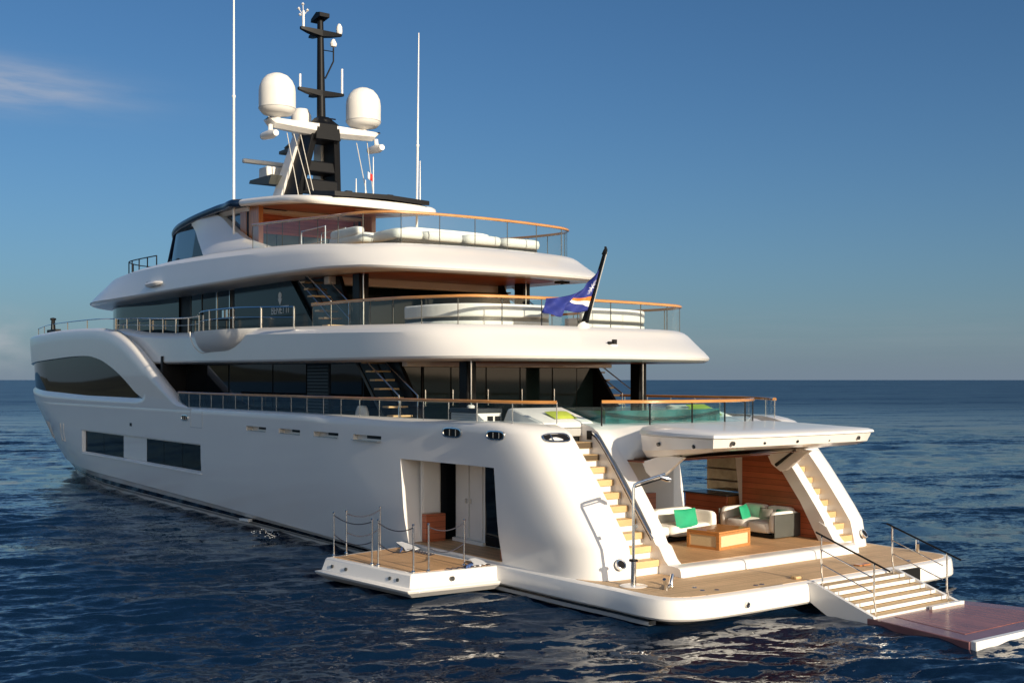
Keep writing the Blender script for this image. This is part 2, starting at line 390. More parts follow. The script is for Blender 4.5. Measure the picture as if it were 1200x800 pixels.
def hull_y(x, z):
    B, x0, L = lerp(BW, z), lerp(X0, z), lerp(LN, z)
    if x > x0: return B*max(0.0, 1-((x-x0)/(L-x0))**2)
    a = lerp(AX, z); d = x-a; f = B/5.32
    if d < 9: return min(B, lerp([(q[0], q[1]) for q in AFT[1:]], d)*min(1, f*1.01))
    return B
def zk(x): return lerp([(2, .02), (9, .12), (14, .33), (24, .55), (33, .70), (48, .92), (61, 1.3)], x)
def hull_row(z, inset=0.0, knuckle=None):
    """port half of one level, aft inner corner to stem"""
    h = []
    a, x0, L = lerp(AX, z), lerp(X0, z), lerp(LN, z)
    f = min(1, lerp(BW, z)/5.32*1.01)
    for d, y in cr(AFT, 3): h.append((a+d, y*(f if y > 3.7 else 1)))
    xs = list(np.linspace(a+10, x0, 26))+[x0+(L-x0)*math.sin(u*math.pi/2) for u in np.linspace(0, 1, 31)[1:]]
    for x in xs: h.append((x, hull_y(x, z)))
    if inset: h = [(x, max(0, y-inset*min(1, max(0, (x-a-.15)/1.6))*min(1, y/1.5))) for x, y in h]
    return h
def hull_solid():
    rows = []
    for z in (-2, -1, -.4):
        rows.append([(x, y*.985, z) for x, y in hull_row(z)])
    def wl(z0, ins):
        r = []
        for (x, y) in hull_row(.45):
            zz = zk(x)
            r.append((x, y, z0, zz))
        return r
    base = hull_row(.45); top = hull_row(.0)
    # boot-top rows follow the chine, which rises towards the bow
    for q, ins in ((0.0, .17), (.55, .13), (.93, .08)):
        row = []
        for (x, y), (xt, yt) in zip(base, top):
            X = xt+(x-xt)*q; zz = zk(X)*q; yy = hull_y(X, zz) if X > 12 else y
            row.append((X, max(0, min(yy, y if X < 12 else yy)-(ins*min(1, max(0, (X-3)/6)) if yy > .4 else 0)), zz))
        rows.append(row)
    row = []
    for (x, y) in base:
        zz = zk(x); row.append((x, y if x < 12 else hull_y(x, zz), zz))
    rows.append(row)
    for z in (1.35, 1.7, 2.2, 2.75, 3.2, 3.6, 3.85, 4.0):
        rows.append([(x, y, z) for x, y in hull_row(z)])
    rows.append([(x, y, 4.08) for x, y in hull_row(4.08, .03)])
    rows.append([(x, y, 4.13) for x, y in hull_row(4.13, .09)])
    rows.append([(x, y, 4.15) for x, y in hull_row(4.15, .19)])
    mb = MB(); mb.rings([ring(r) for r in rows])
    return mb.build('hull', M['hull'], YACHT)
HULL = hull_solid()

STEP_X, STEP_Z, RUN, RISE, NS = 2.95, .66, .268, .294, 10
def cutter(f):
    mb = MB(); f(mb); return mb.build('cutter', M['hull'])
cuts = []
# deck well inside the bulwark
dk = [(6.45, 3.2), (6.62, 3.9), (6.95, 4.3), (7.6, 4.6), (8.6, 4.80), (11, 4.93), (15, 4.97), (24, 4.99), (31, 4.98)]
cuts.append(cutter(lambda b: b.prism([p for p in cr(dk, 4)]+[(x, -y) for x, y in reversed(cr(dk, 4))], 'z', 3.6, 6)))
# stern stairs
sp_ = [(1.5, STEP_Z), (STEP_X, STEP_Z)]
for i in range(NS):
    sp_ += [(STEP_X+RUN*i, STEP_Z+RISE*(i+1)), (STEP_X+RUN*(i+1), STEP_Z+RISE*(i+1))]
sp_[-1] = (7.0, 3.6); sp_[-2] = (STEP_X+RUN*(NS-1), 3.6); sp_ += [(7.0, 6), (1.5, 6)]
for s in (1, -1):
    cuts.append(cutter(lambda b: b.prism(sp_, 'y', s*2.76, s*3.655)))
# stern terrace, its side bays, and the cross passage with the two side doors
cuts.append(cutter(lambda b: b.prism([(1.0, .86), (9.6, .86), (9.6, 3.22), (1.0, 3.22)], 'y', -2.36, 2.36)))
for s in (1, -1):
    cuts.append(cutter(lambda b: b.prism([(3.2, .862), (9.3, .862), (9.3, 3.12), (4.88, 3.12), (4.68, 2.92), (3.84, 1.88)], 'y', s*2.2, s*2.69)))
cuts.append(cutter(lambda b: b.prism([(6.17, .72), (10.33, .72), (10.70, 3.02), (6.46, 3.02)], 'y', -7, 7)))
# windows low in the hull, one long recess each side; mooring slots; bow vents
for s in (1, -1):
    cuts.append(cutter(lambda b: b.prism([(25.3, 1.68), (40.9, 1.68), (41.05, 2.76), (25.3, 2.76)], 'y', s*5.16, s*6)))
    for x0_, x1_ in ((19.32, 20.96), (16.72, 18.31), (14.16, 15.75), (11.73, 13.3)):
        cuts.append(cutter(lambda b: b.prism([(x0_, 3.44), (x1_, 3.44), (x1_, 3.60), (x0_, 3.60)], 'y', s*4.99 if False else s*5.10, s*6)))
boolean(HULL, cuts)
# the rounded bulwark flows to the stern quarter: recesses get dark backs
for s in (1, -1):
    rec = MB()
    for x0_, x1_ in ((19.32, 20.96), (16.72, 18.31), (14.16, 15.75), (11.73, 13.3)):
        MB().box(x0_+.02, x0_+(x1_-x0_)*.62, s*5.105, s*5.115, 3.50, 3.595).build('mooring_slot', M['blackmat'], HULL)
        MB().prism([(x0_, 3.445), (x1_, 3.445), (x1_, 3.455), (x0_, 3.455)], 'y', s*5.12, s*5.335).build('slot_sill', M['steel'], HULL)
    # glass of the long hull window: two panes with a painted panel between
    for a, b in ((25.42, 31.75), (34.85, 40.72)):
        o = MB().box(a, b, s*5.165, s*5.185, 1.73, 2.70).build('hull_window', M['hullglass'], HULL)
        mm = MB()
        for q in range(1, 3 if b-a > 6 else 2):
            xx = a+(b-a)*q/(3 if b-a > 6 else 2); mm.box(xx-.02, xx+.02, s*5.186, s*5.19, 1.73, 2.70)
        mm.build('pane_joint', M['blackmat'], o)
    MB().box(31.75, 34.85, s*5.163, s*5.19, 1.73, 2.70).build('window_panel', M['hull'], HULL)
    MB().prism([(s*5.164, 1.725), (s*5.164, 1.685), (s*5.315, 1.60), (s*5.315, 1.625)], 'x', 25.28, 40.95).build('window_sill', M['white'], HULL)
    MB().prism([(40.74, s*5.164), (40.93, s*5.312), (40.97, s*5.312), (40.97, s*5.164)], 'z', 1.69, 2.74).build('window_jamb', M['white'], HULL)

# rub strake that runs into the swim platform, boot top below it
def strake():
    pts = [(x, y) for x, y in [(2.2, 4.98), (3.2, 5.04), (4.6, 5.07), (6.0, 5.09), (7.5, 5.13)]]
    plat = [(.06, 0), (.06, 1.5), (.08, 2.8), (.13, 3.75), (.27, 4.4), (.60, 4.82), (1.15, 4.97)]
    return cr(plat+pts, 5)
OUT = strake()
def plat_ring(off, z, xoff=0.0):
    h = []
    for i, (x, y) in enumerate(OUT):
        a = OUT[max(i-1, 0)]; b = OUT[min(i+1, len(OUT)-1)]
        t = Vector((b[0]-a[0], b[1]-a[1])).normalized(); nrm = Vector((-t.y, t.x))
        if i == 0: nrm = Vector((-1, 0))
        px, py = x+nrm.x*off, y+nrm.y*off
        h.append((px, max(0, py) if i else 0, z))
    return ring(h)
mb = MB(); mb.rings([plat_ring(-.30, .185), plat_ring(-.05, .185), plat_ring(.0, .235), plat_ring(.0, .34), plat_ring(-.02, .52), plat_ring(-.05, .62), plat_ring(-.12, .655)])
PLAT = part(mb, 'swim_platform', 'hull', angle=40)
mb = MB(); mb.rings([plat_ring(-1.5, -.5), plat_ring(-.62, .0), plat_ring(-.22, .184)]); part(mb, 'platform_underside', 'grey_boot', PLAT, angle=40)
# teak inlay
inl = [(x, y) for x, y in OUT]
h = []
for i, (x, y) in enumerate(OUT):
    a = OUT[max(i-1, 0)]; b = OUT[min(i+1, len(OUT)-1)]; t = Vector((b[0]-a[0], b[1]-a[1])).normalized(); nn = Vector((-t.y, t.x))
    if i == 0: nn = Vector((-1, 0))
    px, py = x-nn.x*.24, y-nn.y*.24
    if px < 4.3: h.append((px, max(0, py) if i else 0))
mb = MB(); mb.prism(h+[(x, -y) for x, y in reversed(h[1:])], 'z', .64, .662)
part(mb, 'platform_deck', 'teakx', PLAT)
for zz0, zz1, off, m in ((.135, .165, -.045, 'boot'), (.04, .125, -.06, 'grey_boot')):
    for s in (1, -1):
        P_ = [(x, y) for x, y in OUT if x > .9]
        mb = MB(); r_ = [[(x, s*(y+off), zz0) for x, y in P_], [(x, s*(y+off), zz1) for x, y in P_], [(x, s*(y+off-.2), zz1) for x, y in P_], [(x, s*(y+off-.2), zz0) for x, y in P_]]
        n = len(P_); vs = [p for r in r_ for p in r]; fs = [(k*n+i, k*n+i+1, ((k+1) % 4)*n+i+1, ((k+1) % 4)*n+i) for k in range(4) for i in range(n-1)]
        mb.add(vs, fs); part(mb, 'boot_stripe', m, PLAT)
# boot top along the long hull (a thin band set just proud of the plating below the chine)
for q0, q1, m in ((.36, .66, 'boot'), (.17, .32, 'grey_boot')):
    for s in (1, -1):
        xs = np.linspace(7.5, 58.6, 90); A_ = []; B_ = []
        for x in xs:
            f = zk(x)
            def yy(q):
                ins = .17+(.13-.17)*min(1, q/.55); return hull_y(x, f*q)-ins*min(1, max(0, (x-3)/6))+.012
            A_.append((x, s*max(0, yy(q0)), f*q0-.02 if q0 == 0 else f*q0)); B_.append((x, s*max(0, yy(q1)+.01), f*q1))
        n = len(A_); C_ = [(x, y-s*.06, z) for x, y, z in A_]; D_ = [(x, y-s*.06, z) for x, y, z in B_]
        mb = MB(); vs = A_+B_+D_+C_; fs = [(k*n+i, k*n+i+1, ((k+1) % 4)*n+i+1, ((k+1) % 4)*n+i) for k in range(4) for i in range(n-1)]
        mb.add(vs, fs); part(mb, 'boot_stripe', m, HULL)

# ---- raised bow with the long wraparound window
ZT = [(26.2, 4.06), (27.1, 4.19), (27.8, 4.31), (28.6, 4.56), (30.6, 5.40), (32.3, 6.15), (33.9, 6.78), (35.2, 7.17), (36.4, 7.43), (37.7, 7.58), (39, 7.66), (43, 7.76), (46.7, 7.78), (52, 7.68), (58, 7.7), (64, 7.85)]
zt_s = cr(ZT, 6)
def ztop(x): return lerp(zt_s, x)
WT = cr([(31.9, 4.42), (32.9, 4.66), (34.0, 5.06), (35.3, 5.49), (36.6, 5.84), (37.8, 6.10), (39.2, 6.29), (40.6, 6.37), (44, 6.36), (51.8, 6.17), (57.0, 6.05)], 5)
def wtop(x): return lerp(WT, x)
def wbot(x): return lerp([(31.9, 4.415), (40.6, 4.45), (48.6, 4.62), (52, 4.76), (57, 4.9)], x)
def bow():
    xs = sorted(set(list(np.linspace(26.3, 31.9, 16))+list(np.linspace(31.9, 33.6, 8))+list(np.linspace(33.6, 55.6, 60))+list(np.linspace(55.6, 57, 6))+[57+7*math.sin(u*math.pi/2) for u in np.linspace(0, 1, 18)]))
    cols = []
    for x in xs:
        T = ztop(x); rec = .16*min(1, max(0, (x-31.9)/.9))*min(1, max(0, (57-x)/.9))
        wb = min(wbot(x), T-.25) if x > 30 else None; wt = min(wtop(x), T-.2) if x > 30 else None
        if x < 31.9 or x > 57: wb = wt = 4.10+(T-4.10)*.35 if x < 31.9 else 5.4
        wb = max(wb, 4.09); wt = max(wt, wb)
        def Y(z, off=0): return max(0, hull_y(x, z)-off)
        c = []
        wo = max(4.06, wb-.9*rec)
        for q in (0, .5, 1): c.append((4.02+(wo-4.02)*q, 0))
        c += [(wb+.0, rec), ]
        for q in (.25, .5, .75): c.append((wb+(wt-wb)*q, rec))
        c += [(wt, rec), (wt, 0)]
        z1 = T-.16
        for q in (.33, .66, 1): c.append((wt+(z1-wt)*q, 0) if z1 > wt else (wt, 0))
        lip = min(1, (x-26.3)/2.5)
        c += [(T-.06, .03*lip+.005), (T-.01, .09*lip+.01), (T+.012, .19*lip+.015), (T, .33*lip+.02), (T-.05, .42*lip+.025)]
        pts = [(x, Y(z, o), z) for z, o in c]
        if x > 38.5: pts += [(x, Y(T, .9), T-.12), (x, 0, T-.05)]
        else: pts += [(x, Y(T, .46*lip+.03), max(4.0, T-.35)), (x, Y(T, .46*lip+.03), 4.0)]
        cols.append(pts)
    for s in (1, -1):
        mb = MB(); n = len(cols[0])
        mb.rings([[(p[0], s*p[1], p[2]) for p in c] for c in cols], caps=False, closed=False)
        sh = part(mb, 'raised_bow', 'hull', angle=50)
        g = MB(); A_ = []
        for x in np.linspace(32.0, 56.9, 90):
            rec = .16*min(1, max(0, (x-31.9)/.9))*min(1, max(0, (57-x)/.9)); wb, wt = wbot(x), max(wbot(x)+.005, wtop(x))
            A_.append([(x, s*(hull_y(x, wb+(wt-wb)*q)-rec+.022), wb+(wt-wb)*q) for q in (0, .25, .5, .75, 1)])
        g.rings(A_, caps=False, closed=False); part(g, 'bow_window', 'darkglass', sh)
bow()
# bulkhead of the side deck where it ends at the raised bow
mb = MB(); mb.box(30.8, 31.0, 3.7, 4.85, 3.6, 6.2); part(mb, 'side_deck_bulkhead', 'blackmat')
mb = MB(); mb.box(30.8, 31.0, -4.85, -3.7, 3.6, 6.2); part(mb, 'side_deck_bulkhead', 'blackmat')
# teak of the main deck
tk = [(6.47, 3.18), (6.66, 3.88), (7.0, 4.26), (7.65, 4.55), (8.65, 4.75), (11, 4.88), (15, 4.92), (24, 4.94), (30.7, 4.93)]
mb = MB(); mb.prism(cr(tk, 4)+[(x, -y) for x, y in reversed(cr(tk, 4))], 'z', 3.59, 3.612); part(mb, 'main_deck', 'teak')
# transom coaming above the terrace
def rg(z, off=0.0, zz=None):
    a = lerp(AX, min(z, 4.13))
    P_ = cr([(3.75+off, 0), (3.80+off, 1.0), (3.9+off, 1.7), ((3.9+off)*.6+a*.4, 2.02), ((3.9+off)*.12+a*.88, 2.32), (a+.01, 2.5), (a+.01, 2.768)], 4)+[(6.9, 2.768)]
    return ring([(x, max(0, y) if i else 0, zz or z) for i, (x, y) in enumerate(P_)])
mb = MB(); mb.rings([rg(3.23, .55), rg(3.3, .35), rg(3.5, .12), rg(3.75, .02), rg(3.9, .0), rg(4.0, .01), rg(4.05, .06), rg(4.09, .2, 4.075)]); part(mb, 'transom_coaming', 'hull', angle=50)
# ------------------------------------------------------------------ deck slabs with their coamings
UB = [(6.30, 0), (6.42, 1.2), (6.8, 2.5), (7.45, 3.6), (8.4, 4.45), (9.8, 5.0), (12, 5.2), (16, 5.22), (20, 5.22), (24, 5.18), (26, 5.05), (28, 4.88), (31, 4.80), (36, 4.76), (40, 4.6)]
UM = [(7.55, 0), (7.62, 1.2), (7.92, 2.45), (8.45, 3.5), (9.15, 4.35), (10.3, 4.95), (12.3, 5.17), (16, 5.19), (20, 5.19), (24, 5.14), (26, 5.0), (28, 4.83), (31, 4.75), (36, 4.7), (40, 4.55)]
UT = [(8.15, 0), (8.2, 1.2), (8.42, 2.4), (8.85, 3.35), (9.55, 4.2), (10.6, 4.74), (12.6, 4.93), (16, 4.95), (20, 4.95), (24, 4.88), (26, 4.75), (28, 4.6), (31, 4.5), (36, 4.45), (40, 4.3)]
UZT = [(6, 6.66), (9.6, 6.74), (14.5, 6.87), (20.8, 7.02), (28, 7.12), (31, 7.19), (34, 7.33), (37, 7.6), (40, 7.65)]
UZB = [(6, 5.80), (12, 5.83), (20, 5.86), (30, 5.95), (40, 6.0)]
SB = [(10.95, 0), (11.15, 1.3), (11.72, 2.65), (12.5, 3.65), (13.8, 4.4), (15.8, 4.78), (20, 4.9), (26, 4.9), (32, 4.9), (38, 4.88), (40.5, 4.78), (42.8, 4.4), (45, 3.68), (47.4, 2.4), (49.2, 1.0), (49.9, 0)]
SM = [(12.5, 0), (12.65, 1.35), (13.15, 2.85), (13.75, 3.75), (15.0, 4.4), (16.8, 4.68), (20, 4.76), (26, 4.76), (32, 4.7), (37, 4.45), (39.5, 4.2), (41.6, 3.75), (43.7, 3.0), (45.6, 2.0), (47, .85), (47.6, 0)]
ST = [(13.35, 0), (13.45, 1.4), (13.85, 2.95), (14.4, 3.65), (15.6, 4.2), (17.2, 4.42), (20, 4.48), (26, 4.42), (31, 4.25), (35, 3.9), (37.5, 3.5), (39.5, 3.0), (41.5, 2.3), (43.2, 1.45), (44.3, .65), (44.7, 0)]
SZT = [(13, 9.43), (15.3, 9.49), (18.5, 9.76), (22, 9.97), (26, 10.13), (31, 10.28), (36, 10.36), (40, 10.3), (45, 10.1)]
SZB = [(11, 8.43), (12.5, 8.55), (14, 8.68), (16, 8.77), (21, 8.86), (30, 8.92), (38, 8.97), (43, 9.06), (50, 9.2)]
def slab(name, B, Mm, T, ZB, ZT_, deckz, mdrop):
    b, m, t = cr(B, 5), cr(Mm, 5), cr(T, 5)
    fl = lambda P: [(x, max(0, y) if 0 < i else 0) for i, (x, y) in enumerate(P)]
    b, m, t = fl(b), fl(m), fl(t)
    def inset(P, d):
        o = []
        for i, (x, y) in enumerate(P):
            a = P[max(i-1, 0)]; c = P[min(i+1, len(P)-1)]; tt = Vector((c[0]-a[0], c[1]-a[1])).normalized(); nn = Vector((tt.y, -tt.x))
            if i == 0: nn = Vector((1, 0))
            if i == len(P)-1 and y < 1e-6: nn = Vector((-1, 0))
            q = (x+nn.x*d, max(0, y+nn.y*d)); o.append(q)
        return o
    def row(P, zf): return ring([(x, y, zf(x)) for x, y in P])
    zb = lambda x: lerp(ZB, x); zt = lambda x: lerp(ZT_, x)
    mix2 = lambda P, Q, f: [(p[0]+(q[0]-p[0])*f, p[1]+(q[1]-p[1])*f) for p, q in zip(P, Q)]
    t5 = inset(t, .05)
    rows = [row(inset(b, .34), lambda x: zb(x)-.10), row(inset(b, .16), lambda x: zb(x)-.10), row(inset(b, .035), lambda x: zb(x)-.035), row(b, lambda x: zb(x)+.03), row(mix2(b, m, .06), lambda x: zb(x)+.09)]
    for f in (.25, .5, .75): rows.append([tuple(np.array(p)*(1-f)+np.array(q)*f) for p, q in zip(row(b, lambda x: zb(x)+.08), row(m, lambda x: zt(x)-mdrop))])
    rows += [row(m, lambda x: zt(x)-mdrop), row(mix2(m, t, .25), lambda x: zt(x)-mdrop*.66), row(mix2(m, t, .6), lambda x: zt(x)-mdrop*.28), row(t, lambda x: zt(x)-.012), row(t5, lambda x: zt(x)), row(inset(t, .17), lambda x: zt(x)), row(inset(t, .20), lambda x: deckz(x))]
    mb = MB(); mb.strip_caps(rows); o = part(mb, name, 'white', angle=28)
    for v in o.data.vertices:
        if v.co.y < 0:
            k = min(1, max(0, (v.co.z-zb(v.co.x))/(zt(v.co.x)-zb(v.co.x)))); v.co.y *= 1+.055*k*min(1, -v.co.y/3)*min(1, max(0, (24-v.co.x)/6))
    return o, inset(b, .9), inset(t, .22)
UPPER, u_in, u_deck = slab('upper_deck_coaming', UB, UM, UT, UZB, UZT, lambda x: lerp(UZT, x)-.22, .24)
SUND, s_in, s_deck = slab('sun_deck_coaming', SB, SM, ST, SZB, SZT, lambda x: min(9.6, lerp(SZT, x)-.2), .26)
def deck_sheet(name, P, zf, dz, m, parent, x0=-99, x1=99):
    P = [p for p in P if x0 <= p[0] <= x1]
    r0 = ring([(x, y, zf(x)) for x, y in P]); n = len(r0)
    # strip mesh between port and starboard, follows the sheer
    mb = MB(); vs = []; k = len(P)
    for x, y in P: vs += [(x, max(y, .01), zf(x)+dz), (x, -max(y, .01), zf(x)+dz)]
    fs = [(2*i, 2*i+2, 2*i+3, 2*i+1) for i in range(k-1)]
    mb.add(vs, fs); return part(mb, name, m, parent)
deck_sheet('upper_deck', u_deck, lambda x: lerp(UZT, x)-.22, .006, 'teak', UPPER, x1=31)
deck_sheet('sun_deck', s_deck, lambda x: min(9.6, lerp(SZT, x)-.2), .006, 'teak', SUND, x1=36)
# mahogany ceilings set into the white soffits
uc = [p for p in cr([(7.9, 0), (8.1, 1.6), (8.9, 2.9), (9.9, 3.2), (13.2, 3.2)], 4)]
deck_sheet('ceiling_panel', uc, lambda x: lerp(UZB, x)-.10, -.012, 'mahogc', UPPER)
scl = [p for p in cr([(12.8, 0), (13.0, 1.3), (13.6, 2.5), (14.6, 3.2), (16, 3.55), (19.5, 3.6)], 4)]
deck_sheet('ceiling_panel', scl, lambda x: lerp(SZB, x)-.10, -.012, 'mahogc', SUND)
mb = MB(); mb.box(17.9, 18.25, -3.7, 3.7, 8.42, 8.70); part(mb, 'ceiling_beam', 'white', SUND, bevel=.03)
mb = MB(); mb.box(12.3, 12.6, -4.0, 4.0, 5.60, 5.74); part(mb, 'ceiling_beam', 'white', UPPER, bevel=.02)
for y in (-1.2, ):
    mb = MB(); mb.box(12.15, 12.45, -2.05, -1.65, 8.33, 8.40); mb.tube([(12.3, -1.85, 8.42), (12.3, -1.85, 8.30)], .05, 8); part(mb, 'camera_dome', 'blackmat', SUND)
# stern camera and flagstaff pocket on the upper deck's aft face
mb = MB(); mb.lathe([(.02, -.10), (.12, -.08), (.15, 0), (.15, .04), (.05, .05)], (7.02, .62, 6.13), 14); c_ = part(mb, 'stern_camera', 'white', UPPER)
mb = MB(); mb.box(6.94, 7.02, .52, .64, 6.17, 6.31); mb.box(6.94, 7.02, .70, .80, 6.17, 6.25); part(mb, 'camera_head', 'blackmat', c_)
mb = MB(); mb.tube([(7.86, .70, 6.40), (8.24, .66, 6.69)], [.05, .20], 16); part(mb, 'staff_socket', 'white', UPPER)
# little deck-edge fittings
for P_, zf, nm in ((SM, lambda x: lerp(SZT, x)-.42, 'scupper'),):
    for s in (1, -1):
        for q in (.08, .2, .33, .47):
            pts = cr(P_, 5); i = int(q*len(pts)*.45)+2; x, y = pts[i]
            mb = MB(); mb.lathe([(.0, -.03), (.035, -.03), (.035, .03), (0, .03)], (x-.01, s*(y+.02), zf(x)), 8); part(mb, nm, 'offwhite', SUND)
# balcony bulge with a polished rim, port and starboard
for s in (1, -1):
    mb = MB(); rs = []
    for i in range(15):
        u = i/14; x = 25.6-u*4.9; k = math.sin(min(1, (1-u)*1.9)*math.pi/2)**.8
        k = k*min(1, max(0.02, u*18)) ; r = []
        for j in range(11):
            a = j/10*math.pi/2; dep = .82*k
            r.append((x, s*(4.95+(.62*k)*math.cos(a)**.9), 7.03-.02*u-dep*math.sin(a)))
        r.append((x, s*4.6, 7.03-.82*k)); r.append((x, s*4.6, 7.05)); rs.append(r)
    mb.rings(rs); b_ = part(mb, 'side_balcony', 'white', UPPER, angle=50)
    pth = [(25.62, s*(4.97+.62*math.cos(a)), 7.03-.82*math.sin(a)) for a in np.linspace(0, math.pi/2, 12)]
    mb = MB(); mb.tube(pth, .02, 6); part(mb, 'rim', 'white', b_)
    # navigation light fairing on the sun deck side
    x, y = 31.6, 4.86
    mb = MB(); mb.rings([[(x+a, s*(y-.05+q*(.22 if 0 < i < 5 else .02)), 9.30+zz*(1 if 0 < i < 5 else .4)) for q, zz in ((0, -.12), (1, -.10), (1.2, 0), (1, .08), (0, .10))] for i, a in enumerate((-.9, -.5, 0, .4, .75, .8))]); f_ = part(mb, 'sidelight_fairing', 'white', SUND)
    mb = MB(); mb.box(x+.78, x+.95, s*(y+.02)-.09, s*(y+.02)+.09, 9.24, 9.42); part(mb, 'sidelight', 'blackmat', f_, bevel=.02)

# ------------------------------------------------------------------ main deck house
def house(name, half, z0, z1, m, parent=None, rake=0.0):
    mb = MB(); mb.rings([ring([(x, y, z0) for x, y in half]), ring([(x+rake, y, z1) for x, y in half])]); return part(mb, name, m, parent)
MH = house('main_saloon', [(13.0, 0), (13.0, 3.05), (15.2, 3.05), (15.2, 3.84), (33.5, 3.84)], 3.6, 5.84, 'blackmat')
def side_pane(parent, name, x0, x1, y, z0, z1, m, s, dx=0.0, t=.02):
    mb = MB(); mb.prism([(x0, z0), (x1, z0), (x1+dx, z1), (x0+dx, z1)], 'y', s*y, s*(y+t)); return part(mb, name, m, parent)
for s in (1, -1):
    for a, b in ((26.1, 30.6), (22.0, 25.95), (19.25, 21.9), (15.3, 17.4)):
        side_pane(MH, 'saloon_window', a, b, 3.845, 3.72, 5.78, 'darkglass', s)
    lv = side_pane(MH, 'air_grille', 17.5, 19.15, 3.845, 3.7, 5.78, 'blackmat', s)
    mb = MB()
    for i in range(17): mb.prism([(17.55, 3.80+i*.115), (19.1, 3.80+i*.115), (19.1, 3.83+i*.115), (17.55, 3.83+i*.115)], 'y', s*3.866, s*3.90)
    part(mb, 'grille_slats', 'granite', lv)
    # the black raked fin that closes the house aft, stairs climb outside it
    mb = MB(); mb.prism([(15.5, 5.84), (13.05, 5.84), (11.2, 3.62), (13.3, 3.62)], 'y', s*3.78, s*3.90); part(mb, 'raked_fin', 'black', MH)
    mb = MB(); mb.prism([(15.7, 5.84), (15.55, 5.84), (13.35, 3.62), (13.5, 3.62)], 'y', s*3.90, s*3.93); part(mb, 'fin_edge', 'greypanel', MH)
    # open-tread stairs to the upper deck
    st = MB(); st.prism([(14.1, 5.80), (13.9, 5.80), (11.75, 3.62), (12.05, 3.62)], 'y', s*4.12, s*4.18); sto = part(st, 'side_stairs', 'blackmat')
    for i in range(8):
        z = 3.86+i*.262; x = 11.85+i*.255
        mb = MB(); mb.box(x-.02, x+.30, min(s*3.94, s*4.62), max(s*3.94, s*4.62), z, z+.05); part(mb, 'stair_tread', 'teakstep', sto)
    for yy in (3.97, 4.60):
        mb = MB(); mb.tube([(11.75, s*yy, 3.62), (11.75, s*yy, 4.75), (13.6, s*yy, 5.72)], .022, 6)
        part(mb, 'stair_handrail', 'steel', sto)
    # column beside the aft deck with a slim steel pipe
    mb = MB(); mb.prism([(9.98, s*3.27-.16), (10.42, s*3.27-.16), (10.42, s*3.27+.16), (9.98, s*3.27+.16)], 'z', 3.6, 5.74); cl = part(mb, 'deck_column', 'black', bevel=.04)
    mb = MB(); mb.tube([(9.93, s*3.27+.06, 3.62), (9.93, s*3.27+.06, 5.74)], .02, 6); part(mb, 'drain_pipe', 'steel', cl)
# glazed aft doors of the saloon
for i, (a, b) in enumerate(((2.05, 3.0), (.72, 2.0), (-.62, .67), (-1.95, -.67), (-3.0, -2.0))):
    mb = MB(); mb.box(12.965, 12.99, a, b, 3.68, 5.72); o = part(mb, 'saloon_door', 'bridgeglass', MH)
    mb = MB(); mb.box(12.93, 12.964, b-.05, b-.02, 4.4, 4.9); part(mb, 'door_handle', 'steel', o)
for s in (1, -1):
    mb = MB(); mb.box(13.02, 13.05, min(s*3.08, s*3.78), max(s*3.08, s*3.78), 3.66, 5.76); part(mb, 'corner_window', 'bridgeglass', MH)

